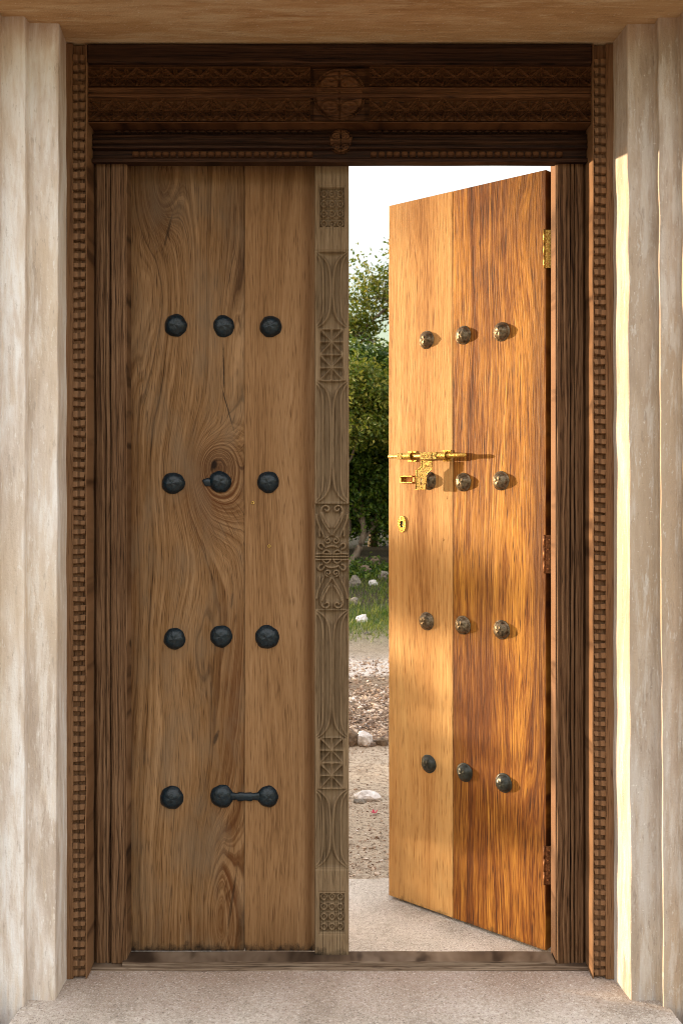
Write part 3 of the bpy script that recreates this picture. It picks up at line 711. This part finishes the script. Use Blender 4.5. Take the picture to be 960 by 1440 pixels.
for i, (px, py) in enumerate([(598, 477.5), (649.5, 471), (703.5, 466), (601, 676), (649.5, 678), (702.5, 676), (598, 874), (649, 879.5), (703.5, 886), (601, 1075), (651.5, 1087), (706.5, 1102)]):
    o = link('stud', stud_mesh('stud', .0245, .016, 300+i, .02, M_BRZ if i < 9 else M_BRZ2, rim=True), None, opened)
    
    if i > 8: o['label'] = 'bronze stud of the lowest row, shade painted into its colour'
    p = leaf_pt(px, py, .006); o.location = (p.x, -.0004, p.z); o.rotation_euler = (0, rr.uniform(0, 6), 0)
# sliding bolt: rod, guides, engraved blocks, hasp
OFF = .024
def lp(px, py, off=OFF): return leaf_pt(px, py, off)
m = MB(); a = lp(546.8, 641.5); b = lp(656, 640.5); zr = (a.z+b.z)/2
m.tube([(a.x, -OFF, zr), (b.x-.004, -OFF, zr), (b.x-.0015, -OFF, zr), (b.x, -OFF, zr)], [.0062, .0062, .0055, .003], 16); bolt = m.build('slide_bolt', M_BRASS, opened, True)
def guide(px0, px1, eng=False):
    a, b = lp(px0, 640), lp(px1, 640); x0, x1 = a.x, b.x
    m = MB()
    m.box(x0, x1, -.0035, .0, zr-.017, zr+.017, .0008)
    # arch over the rod
    arc = []
    for t in lin(0, math.pi, 12): arc.append((math.cos(t)*.0105, -OFF-math.sin(t)*.0105))
    outer = [(.0105, -.002)]+arc+[(-.0105, -.002)]
    inner = [(-.0072, -.002)]+[(math.cos(t)*.0072, -OFF-math.sin(t)*.0072) for t in lin(math.pi, 0, 12)]+[(.0072, -.002)]
    for P, Q in ((outer, inner[::-1]),):
        v = []; n2 = len(P)
        for xx in (x0+.001, x1-.001):
            for q in P: v.append((xx, q[1], zr+q[0]))
            for q in Q: v.append((xx, q[1], zr+q[0]))
        f = []; w = 2*n2
        for k in range(n2-1):
            f += [(k, k+1, w+k+1, w+k), (n2+k, w+n2+k, w+n2+k+1, n2+k+1), (k, n2+k, n2+k+1, k+1), (w+k, w+k+1, w+n2+k+1, w+n2+k)]
        m.add(v, f)
    for zz in (-.0135, .0135):
        m.tube([((x0+x1)/2, -.0035, zr+zz), ((x0+x1)/2, -.0052, zr+zz)], .0022, 8)
    m.build('guide', M_BRASS, bolt)
guide(567, 579); guide(616, 628)
def block(px0, px1, hh=.011, mat=M_BRASSD, name='collar'):
    a, b = lp(px0, 640, OFF+.01), lp(px1, 640, OFF+.01); m = MB(); m.box(a.x, b.x, -OFF-.011, -OFF+.011, zr-hh, zr+hh, .0012); return m.build(name, mat, bolt)
block(558, 564.5, .0095); hb = block(590, 606.5); block(607.5, 613.5)
# engraved hearts and dots on the blocks as small raised beads
def hasp_poly():
    P = [(593, 647), (608, 648), (607.5, 659), (600.5, 666), (599.5, 671), (598.5, 688.5), (584.5, 688.5), (585.5, 662), (592.5, 656)]
    return [(lp(px, py, OFF+.006).x, lp(px, py, OFF+.006).z) for px, py in P]
HP = hasp_poly()
import bmesh
def plate(name, poly, y0, y1, mat, parent, bev=.0007, hole=None):
    m = MB()
    if hole is None:
        m.prism(poly, y0, y1); o = m.build(name, mat, parent)
    else:
        bm = bmesh.new(); vo = [bm.verts.new((x, y0, z)) for x, z in poly]; vi = [bm.verts.new((x, y0, z)) for x, z in hole]
        eo = [bm.edges.new((vo[i], vo[(i+1) % len(vo)])) for i in range(len(vo))]; ei = [bm.edges.new((vi[i], vi[(i+1) % len(vi)])) for i in range(len(vi))]
        bmesh.ops.triangle_fill(bm, edges=eo+ei, use_beauty=True)
        r = bmesh.ops.extrude_face_region(bm, geom=list(bm.faces))
        for e in r['geom']:
            if isinstance(e, bmesh.types.BMVert): e.co.y = y1
        bmesh.ops.recalc_face_normals(bm, faces=bm.faces)
        me = bpy.data.meshes.new(name); bm.to_mesh(me); bm.free(); o = link(name, me, mat, parent)
    return o
hc = lp(592.2, 677, OFF+.006)
hole = [(hc.x-.0022, hc.z-.011), (hc.x+.0022, hc.z-.011), (hc.x+.0022, hc.z+.011), (hc.x-.0022, hc.z+.011)]
hasp = plate('hasp', HP, -OFF-.007, -OFF-.0045, M_BRASSD, bolt, hole=hole)
# raised border and scroll engraving of the hasp
m = MB()
cxh = sum(p[0] for p in HP)/len(HP); czh = sum(p[1] for p in HP)/len(HP)
ins = [(x+(cxh-x)*.0, z) for x, z in HP]
loop = [(x, -OFF-.0073, z) for x, z in HP]+[(HP[0][0], -OFF-.0073, HP[0][1])]
m.tube(loop, .0011, 6, False); m.build('hasp_border', M_BRASS, bolt, True)
m = MB(); rq = random.Random(8)
c1 = lp(599.5, 655, OFF+.007); c2 = lp(592, 668, OFF+.007)
for (c, r0) in ((c1, .0075), (c2, .0055), (lp(592, 685.5, OFF+.007), .0032)):
    for sgn in (-1, 1):
        m.tube([(c.x+sgn*(.001+a*.5), -OFF-.0072, c.z+b) for a, b in spiral(r0*.6, 0, r0*.75, .0008, sgn*1.2, 1.2, 18)], .0006, 4)
for px, py in ((587.5, 672), (587.5, 680), (597, 672), (597, 680), (604, 650.5)):
    q = lp(px, py, OFF+.007); m.tube([(q.x, -OFF-.0069, q.z), (q.x, -OFF-.0085, q.z)], [.0014, .0005], 6)
m.build('engraving', M_BRASS, bolt, True)
m = MB()
q = lp(598, 640, OFF+.01)
for sgn in (-1, 1): m.tube([(q.x+sgn*.007+a, -OFF-.0112, zr+b) for a, b in spiral(0, 0, .005, .0008, sgn*1.2, 1.3, 18)], .0006, 4)
q2 = lp(610.5, 640, OFF+.01); m.tube([(q2.x+a, -OFF-.0112, zr+b) for a, b in spiral(0, 0, .0045, .0008, 1.2, 1.3, 16)], .0006, 4)
m.build('engraving', M_BRASS, bolt, True)
# staple the hasp locks over
a = lp(566, 674, .0); b = lp(584, 674, .0)
m = MB(); m.box(a.x, b.x, -.003, 0, a.z-.0125, a.z+.0125, .0008)
st = m.build('staple', M_COPPER, opened)
m = MB(); xm = a.x+(b.x-a.x)*.45
for k in (-1, 1): m.box(a.x+.002, b.x-.001, -.016, -.0025, a.z+k*.0095-.0018, a.z+k*.0095+.0018, .0006)
m.box(a.x+.002, a.x+.0055, -.016, -.0025, a.z-.0115, a.z+.0115, .0006)
m.build('staple_loop', M_BRASS, st)
m = MB(); m.tube([(a.x+.011, -.003, a.z), (a.x+.011, -.0055, a.z)], [.0045, .003], 10); m.build('screw', M_BRASS, st)
# key plate
kp = lp(565.5, 737, 0); el = [(kp.x+.0155*math.cos(t), kp.z+.0255*math.sin(t)) for t in lin(0, 2*math.pi, 28)[:-1]]
kh = [(kp.x+.0072*math.cos(t), kp.z+.0105*math.sin(t)) for t in lin(0, 2*math.pi, 28)[:-1]]
m = MB(); q_ = len(el); v = [(x, -.0035, z) for x, z in el]+[(x, -.0035, z) for x, z in kh]+[(x, -.0003, z) for x, z in el]+[(x, -.0003, z) for x, z in kh]; f = []
for k in range(q_):
    k2 = (k+1) % q_; f += [(k, k2, q_+k2, q_+k), (k, 2*q_+k, 2*q_+k2, k2), (q_+k, q_+k2, 3*q_+k2, 3*q_+k)]
m.add(v, f); key = m.build('key_plate', M_BRASS, opened)
m = MB(); m.tube([(kp.x, -.0012, kp.z), (kp.x, -.0006, kp.z)], .0098, 16); m.build('keyhole', M_HOLE, key)
m = MB(); m.tube([(kp.x+.004, -.001, kp.z-.003), (kp.x+.004, -.003, kp.z-.003)], .0034, 10); m.build('cylinder_plug', M_BRASS, key)
for dz in (-.019, .019):
    m = MB(); m.tube([(kp.x, -.0035, kp.z+dz), (kp.x, -.0045, kp.z+dz)], [.002, .0012], 8); m.build('screw', M_COPPER, key)
for px, py in ((627.5, 700), (622, 759)):
    q = lp(px, py, 0); m = MB(); m.tube([(q.x, .0, q.z), (q.x, -.0009, q.z)], [.0042, .0038], 12); m.build('wood_plug', M_W3, opened)
# hinges: knuckle, two leaves with screws
M_HD = M_BRASS
M_HC = metal('red_brown_hinge', (.10, .035, .012), (.30, .13, .05), .5, .7, 120, .5)  # darker, redder metal for the two lower hinges
for py0, py1, M_HG in ((322, 377, M_BRASS), (752, 807, M_HC), (1190, 1245, M_HC)):
    z0 = ZC-(py1-672)*(D+.01)/F; z1 = ZC-(py0-672)*(D+.01)/F
    dz = (z1-z0)/3
    ca, sa = math.cos(-TH), math.sin(-TH); m = MB()
    m.box(0, .0165, -.001, .001, z0+.001, z1-.001, .0003)
    m.v = [(x*ca-y*sa-.0025, x*sa+y*ca-.0012, z) for x, y, z in m.v]; h = m.build('hinge', M_HG, opened)
    h['label'] = 'bright brass top hinge' if M_HG is M_BRASS else 'dull reddish-brown hinge'
    for k in range(3):
        m = MB(); m.tube([(-.0035, -.0028, z0+k*dz+.0006), (-.0035, -.0028, z0+(k+1)*dz-.0006)], .0030, 12); m.build('knuckle', M_HG, h, True)
    for k in range(4):
        m = MB(); zz = z0+(z1-z0)*(k+.5)/4; xx = .0075+(.004 if k % 2 else -.0)
        m.tube([(xx, -.0009, zz), (xx, -.0022, zz)], [.0023, .0017], 10)
        m.v = [(x*ca-y*sa-.0025, x*sa+y*ca-.0012, z) for x, y, z in m.v]; m.build('screw', M_COPPER, h)

# ------------------------------------------------------------------ garden beyond
def rock_mesh(name, w, d, h, seed, sub=2, jag=.22):
    import bmesh
    bm = bmesh.new(); bmesh.ops.create_icosphere(bm, subdivisions=sub, radius=.5)
    for q in bm.verts:
        k = 1+jag*2*nz(q.co.x+seed*3.7, q.co.y, q.co.z, 2.1)+jag*.8*nz(q.co.x+seed, q.co.y, q.co.z, 6)
        q.co = Vector((q.co.x*w*k, q.co.y*d*k, q.co.z*h*k+h*.32))
    me = bpy.data.meshes.new(name); bm.to_mesh(me); bm.free(); return me
def stone_mat(name, a, b):
    n = NT(name); v = n.tc.outputs['Object']; q = n.noise(v, 30, 5, .65); n.bump(q, 1., .01)
    return n.fin(n.ramp(q, [(.35, a), (.62, b)]), .9, 0, .2)
M_ST1 = stone_mat('white_limestone', (.42, .39, .37), (.74, .72, .72)); M_ST2 = stone_mat('brown_stone', (.07, .05, .035), (.21, .155, .11)); M_ST3 = stone_mat('grey_coral_stone', (.07, .06, .05), (.25, .22, .185))
def gpos(px, py, z=-.022):
    t = (ZC-z)*F/(py-672); return ((px-480)/F*t, t-D)
def rock(px, py, w, h, mat, label, seed, d=None, group=None, name='stone'):
    x, y = gpos(px, py); z = ground_h(x, y)
    for _ in range(4):
        x, y = gpos(px, py, z); z = ground_h(x, y)
    d = d or w*.8
    o = link(name, rock_mesh(name, w, d, h, seed), mat, None, (x, y+d*.3, z-.004)); tag(o, label, 'stone', group)
    if h < .3: o.data.shade_flat()
    return o
rock(515, 1126, .10, .045, M_ST1, 'flat white limestone lying on the sandy ground just above the red flower', 1)
rock(506, 1130, .05, .02, M_ST3, 'small pale sliver of stone tucked against the left foot of the flat white stone', 14)
rock(511, 1050, .085, .085, M_ST1, 'craggy white stone at the edge of the brown leaf litter', 2)
rock(493, 1051, .075, .09, M_ST2, 'dark brown stone beside the craggy white stone, next to the centre post', 3)
rock(536, 1052, .06, .05, M_ST2, 'small dark stone at the litter edge beside the open leaf', 4)
rock(509, 875, .115, .09, M_ST1, 'white stone standing in the green grass', 5)
rock(517, 892, .06, .03, M_ST3, 'small pinkish stone low in the grass in front of the white stone', 6)
rock(499, 836, .13, .19, M_ST3, 'tall grey coral block at the left end of the rubble row', 7)
rock(498, 851, .10, .10, M_ST3, 'lower grey coral lump under the left end of the rubble row', 8)
rock(514, 829, .17, .14, M_ST2, 'wide brown stone in the middle of the rubble row', 9)
rock(527, 824, .13, .18, M_ST2, 'rounded brown stone topping the rubble row under the bush', 10)
rock(525, 835, .10, .08, M_ST1, 'small pale stone in front of the rubble row', 11)
rock(541, 833, .15, .14, M_ST3, 'grey stone at the right end of the rubble row beside the open leaf', 12)
# fallen flower
x, y = gpos(526, 1149); m = MB(); rq = random.Random(2)
fl = tag(empty('fallen_flower', (x, y, ground_h(x, y))), 'small crimson fallen flower on the sand below the flat white stone', 'flower')
n = NT('crimson_petals'); M_FLW = n.fin(n.ramp(n.noise(n.tc.outputs['Object'], 200, 2), [(.3, (.30, .008, .03)), (.7, (.55, .03, .09))]), .6)
for k in range(7):
    t = k*.9+rq.uniform(-.2, .2); e = rq.uniform(.15, 1.1); r0 = .015
    dx, dy = math.cos(t), math.sin(t); px_, py_ = -dy, dx
    pts = [(0, 0, .006), (dx*r0*.6+px_*.006, dy*r0*.6+py_*.006, .006+e*.008), (dx*r0, dy*r0, .006+e*.014), (dx*r0*.6-px_*.006, dy*r0*.6-py_*.006, .006+e*.008)]
    m = MB(); m.add(pts, [(0, 1, 2), (0, 2, 3)]); m.build('petal', M_FLW, fl, fix=False)
# pebbles, litter, grass
def scatter_stones(name, count, xr, yr, sr, mat, seed, dens=None):
    rq = random.Random(seed); m = MB(); c = 0; base = []
    ico = [(0, 0, 1), (.894, 0, .447), (.276, .851, .447), (-.724, .526, .447), (-.724, -.526, .447), (.276, -.851, .447), (.724, .526, -.3), (-.276, .851, -.3), (-.894, 0, -.3), (-.276, -.851, -.3), (.724, -.526, -.3)]
    F_ = [(0, 1, 2), (0, 2, 3), (0, 3, 4), (0, 4, 5), (0, 5, 1), (1, 6, 2), (2, 6, 7), (2, 7, 3), (3, 7, 8), (3, 8, 4), (4, 8, 9), (4, 9, 5), (5, 9, 10), (5, 10, 1), (1, 10, 6)]
    while c < count:
        x = rq.uniform(*xr); y = rq.uniform(*yr)
        if dens and rq.random() > dens(x, y): continue
        c += 1; s = rq.uniform(*sr)*(1 if rq.random() > .06 else 2.); a = rq.uniform(0, 6.28); fx, fy, fz = rq.uniform(.7, 1.4), rq.uniform(.6, 1.), rq.uniform(.35, .7)
        z = ground_h(x, y); ca, sa = math.cos(a), math.sin(a); tl = rq.uniform(-.4, .4)
        v = []
        for p in ico:
            u = p[0]*s*fx*rq.uniform(.8, 1.2); w = p[1]*s*fy*rq.uniform(.8, 1.2); h = p[2]*s*fz+u*tl
            v.append((x+u*ca-w*sa, y+u*sa+w*ca, z+h+s*fz*.25))
        m.add(v, F_)
    return tag(m.build(name, mat, fix=False), kind='stuff')
n = NT('mixed_gravel'); gcol = n.t.nodes.new('ShaderNodeNewGeometry').outputs['Random Per Island']
M_GRV = n.fin(n.ramp(gcol, [(0., (.11, .065, .04)), (.3, (.26, .175, .12)), (.6, (.42, .32, .24)), (.92, (.56, .47, .39)), (1., (.74, .70, .66))]), .9, 0, .2)
vis = lambda x, y: 1. if abs(x-(y+D)*.025) < .45+.06*y else .25
o = scatter_stones('gravel', 5500, (-1.6, 2.2), (.56, 2.2), (.002, .0052), M_GRV, 3, lambda x, y: vis(x, y)*(.25+.75*max(0, min(1, .5+nz(x*2, y*4, 0)*1.5)))*(1.5 if y < 1.35 else .5)); o['label'] = 'fine sandy gravel between the apron and the leaf litter'
o = scatter_stones('coarse_gravel', 9000, (-1.8, 2.6), (2.15, 4.4), (.005, .014), M_GRV, 4, lambda x, y: vis(x, y)*(1.2 if y < 3.5 else .25)); o['label'] = 'coarse brown gravel beyond the sand'
def leaves(name, count, posf, size, mat, seed, flat=False, parent=None, kind=None):
    rq = random.Random(seed); v = []; f = []
    for k in range(count):
        p = posf(rq)
        if p is None: continue
        s = size*rq.uniform(.6, 1.35)
        a = Vector((rq.gauss(0, 1), rq.gauss(0, 1), rq.gauss(0, .25 if flat else .8))).normalized()
        b = a.cross(Vector((rq.gauss(0, 1), rq.gauss(0, 1), rq.gauss(0, 1)))).normalized()
        if flat: b = a.cross(Vector((0, 0, 1)))
        P = Vector(p); n0 = len(v); up = a.cross(b)*s*.12
        v += [tuple(P), tuple(P+a*s*.5+b*s*.26+up), tuple(P+a*s), tuple(P+a*s*.5-b*s*.26+up)]
        f += [(n0, n0+1, n0+2), (n0, n0+2, n0+3)]
    me = bpy.data.meshes.new(name); me.from_pydata(v, [], f); me.update(); o = link(name, me, mat, parent)
    if kind: o['kind'] = kind
    return o
def leaf_mat(name, cs, trans=.35):
    n = NT(name); g = n.t.nodes.new('ShaderNodeNewGeometry').outputs['Random Per Island']
    col = n.ramp(g, [(i/(len(cs)-1), c) for i, c in enumerate(cs)])
    n.fin(col, .5, 0, .4)
    tr = n.t.nodes.new('ShaderNodeBsdfTranslucent'); n.put(tr.inputs[0], col); mx = n.t.nodes.new('ShaderNodeMixShader'); mx.inputs[0].default_value = trans
    n.t.links.new(n.b.outputs[0], mx.inputs[1]); n.t.links.new(tr.outputs[0], mx.inputs[2]); n.t.links.new(mx.outputs[0], n.out.inputs[0]); return n.m
M_LIT = leaf_mat('dry_litter', [(.05, .025, .015), (.16, .09, .05), (.28, .17, .10), (.42, .32, .22)], .1)
def litp(rq):
    x = rq.uniform(-1.6, 2.4); y = 2.1+abs(rq.gauss(0, .5)) if rq.random() < .6 else rq.uniform(2.1, 4.6)
    if y > 4.8 or rq.random() > vis(x, y): return None
    return (x, y, ground_h(x, y)+rq.uniform(0, .018))
o = leaves('leaf_litter', 22000, litp, .024, M_LIT, 5, flat=True, kind='stuff'); o['label'] = 'dry brown leaf litter at the far edge of the sand'
M_GRASS = leaf_mat('grass_blades', [(.03, .07, .008), (.07, .13, .012), (.15, .19, .02), (.22, .22, .05)], .4)
rq = random.Random(9); v = []; f = []
for k in range(34000):
    x = rq.uniform(-2.6, 3.2); y = rq.uniform(5.2, 9.3)
    if rq.random() > (1. if abs(x-(y+D)*.025) < .9 else .35): continue
    if y < 6.0 and rq.random() > (y-5.2)/.8: continue
    if 6.6 < y and nz(x, y, 1, 1.5) < -.05 and rq.random() < .7: continue
    h = rq.uniform(.02, .06)*(1.6 if y > 6.6 else 1.); a = rq.uniform(0, 3.14); dx, dy = math.cos(a)*.004, math.sin(a)*.004
    z = ground_h(x, y); n0 = len(v); lx, ly = rq.gauss(0, .02), rq.gauss(0, .02)
    v += [(x-dx, y-dy, z), (x+dx, y+dy, z), (x+lx*.5+dx*.6, y+ly*.5+dy*.6, z+h*.6), (x+lx, y+ly, z+h)]; f += [(n0, n0+1, n0+2), (n0, n0+2, n0+3)]
me = mesh('grass', v, f); o = tag(link('grass', me, M_GRASS), kind='stuff'); o['label'] = 'short green grass beyond the pale track'

n = NT('grey_bark'); q = n.noise(n.vec(n.mul(n.x, 30.), n.mul(n.y, 30.), n.mul(n.z, 6.)), 1., 4, .6); n.bump(q, 1., .02)
M_BARK = n.fin(n.ramp(q, [(.3, (.07, .05, .035)), (.65, (.22, .175, .13))]), .9, 0, .2)
M_LF1 = leaf_mat('bush_leaves', [(.014, .042, .003), (.035, .08, .005), (.075, .13, .009), (.13, .17, .015)], .35)
M_LF2 = leaf_mat('olive_leaves', [(.045, .085, .006), (.09, .13, .010), (.16, .18, .016), (.26, .24, .04)], .4)
M_LF3 = leaf_mat('dark_leaves', [(.010, .028, .006), (.022, .05, .010), (.04, .075, .014)], .3)
def tree(name, loc, label, cat, trunks, blobs, nleaf, size, mat, seed, group=None, limbs=26, clump=(.07, .19)):
    """trunks: polylines with radii; blobs: (x,y,z,rx,ry,rz,weight) crown volumes relative to the base"""
    root = tag(empty(name, loc), label, cat, group); rq = random.Random(seed)
    for tk in trunks:
        pts = [Vector(p[:3]) for p in tk]; rad = [p[3] for p in tk]
        # resample smoothly
        P = []; Rr = []
        for i in range(len(pts)-1):
            for k in range(5):
                t = k/5; p0 = pts[max(i-1, 0)]; p1 = pts[i]; p2 = pts[i+1]; p3 = pts[min(i+2, len(pts)-1)]
                P.append(.5*((2*p1)+(p2-p0)*t+(2*p0-5*p1+4*p2-p3)*t*t+(-p0+3*p1-3*p2+p3)*t**3)); Rr.append(rad[i]*(1-t)+rad[i+1]*t)
        P.append(pts[-1]); Rr.append(rad[-1])
        m = MB(); m.tube(P, Rr, 9); m.build('trunk', M_BARK, root, True, fix=False)
    m = MB(); wts = [b[6] for b in blobs]
    tips = []
    for k in range(limbs):
        b = rq.choices(blobs, wts)[0]; tk = rq.choice(trunks); i = rq.randrange(max(1, len(tk)//2), len(tk)); s0 = Vector(tk[i][:3])
        e = Vector((b[0]+rq.gauss(0, .55)*b[3], b[1]+rq.gauss(0, .55)*b[4], b[2]+rq.gauss(0, .55)*b[5]))
        mid = s0.lerp(e, .5)+Vector((rq.gauss(0, .12), rq.gauss(0, .12), rq.uniform(0, .2)))
        m.tube([s0, s0.lerp(mid, .6), mid, mid.lerp(e, .6), e], [.022, .018, .014, .009, .004], 5); tips.append(e)
        for q in range(3):
            e2 = e+Vector((rq.gauss(0, .22), rq.gauss(0, .22), rq.gauss(0, .2))); m.tube([mid.lerp(e, .6), e2], [.006, .002], 4); tips.append(e2)
    m.build('limbs', M_BARK, root, fix=False)
    # leaf clumps: many small tufts inside the crown volumes
    cl = []
    for b in blobs:
        for k in range(int(b[6])):
            while True:
                d = Vector((rq.uniform(-1, 1), rq.uniform(-1, 1), rq.uniform(-1, 1)))
                if d.length < 1: break
            d = d*(.55+.45*d.length); cl.append((Vector((b[0]+d.x*b[3], b[1]+d.y*b[4], b[2]+d.z*b[5])), rq.uniform(*clump)))
    cl += [(t, .10) for t in tips]
    def pf(r2):
        c, s = r2.choice(cl); p = c+Vector((r2.gauss(0, s), r2.gauss(0, s), r2.gauss(0, s*.7))); 
        return None if p.z < .05 else p
    leaves('crown', nleaf, pf, size, mat, seed+1, parent=root)
    return root
TY = 9.9
def gz(x, y): return ground_h(x, y)-.02
# main bush-tree seen through the gap
tree('garden_tree', (.06, TY, gz(.06, TY)), 'leaning multi-stemmed green tree behind the rubble row, seen through the door gap', 'tree',
     [[(0, 0, 0, .05), (.12, 0, .14, .045), (.2, 0, .33, .04), (.22, .02, .50, .036), (.18, .05, .85, .03), (.16, .05, 1.5, .022)],
      [(.11, .02, 0, .025), (.14, 0, .18, .024), (.19, .02, .3, .02), (.36, .1, .5, .02), (.52, .2, .62, .018), (.8, .2, 1.2, .014)],
      [(-.06, .1, 0, .03), (-.03, .1, .3, .025), (0, .1, .7, .022), (.05, .15, 1.3, .018), (.05, .2, 2.0, .012)],
      [(.05, .15, .4, .016), (.05, .15, .8, .014), (.08, .15, 1.3, .010)]],
     [(.15, .2, 1.75, .9, .6, .8, 170), (.25, .25, 1.0, .85, .40, .5, 130), (-.35, .1, 2.4, .45, .5, .35, 32), (.35, .3, 2.55, .7, .6, .28, 50), (.5, .2, .6, .3, .3, .25, 12), (.75, .3, 2.1, .5, .5, .6, 35)], 60000, .062, M_LF1, 11)
tree('tall_airy_tree', (1.05, TY+1.6, gz(1.05, TY+1.6)), 'taller airy olive-green tree rising above the leaning tree against the sky', 'tree',
     [[(0, 0, 0, .07), (-.05, 0, .8, .06), (-.05, 0, 1.8, .045), (-.15, 0, 2.8, .025), (-.35, 0, 3.6, .010)], [(-.1, 0, 1.5, .03), (.3, 0, 2.4, .025), (.5, 0, 3.3, .012)]],
     [(-.42, 0, 3.75, .38, .4, .30, 19), (.15, 0, 3.9, .5, .5, .38, 26), (-.92, 0, 3.30, .30, .3, .16, 12), (-.3, 0, 2.5, .8, .6, .42, 60), (.6, .1, 2.9, .5, .5, .4, 22)], 14000, .066, M_LF2, 21)
tree('olive_bush', (.32, TY-.9, gz(.32, TY-.9)), 'pale olive bush catching the light in front of the dark leaning tree', 'bush',
     [[(-.62, .2, 0, .03), (-.55, .2, .8, .025), (-.35, .1, 1.6, .02)]],
     [(-.08, 0, 2.1, .40, .3, .50, 46), (.3, .1, 1.85, .3, .3, .3, 14)], 13000, .056, M_LF2, 31, limbs=8)
# darker trees behind and to the sides
spec = [(-1.7, TY+.5, 2.7, 'dark_tree', M_LF3), (2.3, TY+.8, 3.0, 'dark_tree', M_LF3), (-3.6, TY+1., 2.5, 'dark_tree', M_LF1), (4.4, TY+1.2, 3.2, 'dark_tree', M_LF1), (.5, TY+3.4, 2.7, 'dark_tree', M_LF3), (-.7, TY+2.6, 2.4, 'dark_tree', M_LF3), (1.9, TY+3.0, 2.5, 'dark_tree', M_LF3)]
labs = ['dark round tree just left of the leaning tree, mostly behind the centre post', 'dark tree right of the leaning tree, behind the open leaf', 'green tree farther left behind the closed leaf', 'tall green tree farthest right of the row', 'dark low tree filling the gap behind the leaning tree', 'short dark tree behind and left of the leaning tree', 'dark tree behind the airy olive tree']
for (x, y, h, nm, mt), lb, k in zip(spec, labs, range(9)):
    tree(nm, (x, y, gz(x, y)), lb, 'tree', [[(0, 0, 0, .08), (.05, 0, h*.4, .06), (-.05, 0, h*.8, .03)], [(0, 0, h*.2, .04), (.4, .1, h*.6, .02)]],
         [(0, 0, h*.62, 1.15, .8, h*.36, 90), (.3, 0, h*.3, 1.0, .6, h*.25, 50), (-.5, 0, h*.35, .7, .6, h*.3, 40)], 19000, .085, mt, 40+k, 'dark trees behind the garden', limbs=14)
# undergrowth at the foot of the trees
def upf(rq):
    x = rq.uniform(-2.2, 2.8); y = TY-.75+rq.gauss(0, .22)
    return (x, y, ground_h(x, y)+abs(rq.gauss(0, .06)))
o = leaves('undergrowth', 9000, upf, .05, M_LF1, 77, kind='stuff'); o['label'] = 'low green undergrowth behind the rubble row'
# shrubs left of the doorway whose tops throw the broken shade on the lower half of the open leaf
def along(t, off): return (-.928*t+.372*off, .372*t+.928*off)
x, y = along(4.2, .80)
tree('garden_shrub', (x, y, -.03), 'leafy garden shrub to the left of the doorway on the garden side', 'bush',
     [[(0, 0, 0, .03), (.05, 0, .5, .025), (.1, 0, 1., .015)], [(0, 0, .1, .02), (-.3, .1, .7, .015)], [(0, 0, .1, .02), (.3, -.1, .8, .012)]],
     [(0, 0, .52, .5, .5, .54, 170)], 30000, .05, M_LF1, 90, limbs=6, clump=(.03, .07))
x, y = along(7.5, .375)
tree('garden_shrub', (x, y, -.03), 'taller thin garden shrub farther left behind the leafy shrub', 'bush',
     [[(0, 0, 0, .03), (.0, .05, .8, .02), (.05, .1, 1.35, .01)]],
     [(0, .0, 1.43, .085, .085, .10, 16), (.15, .8, .45, .4, .4, .4, 60)], 8000, .045, M_LF1, 95, limbs=2, clump=(.02, .05))
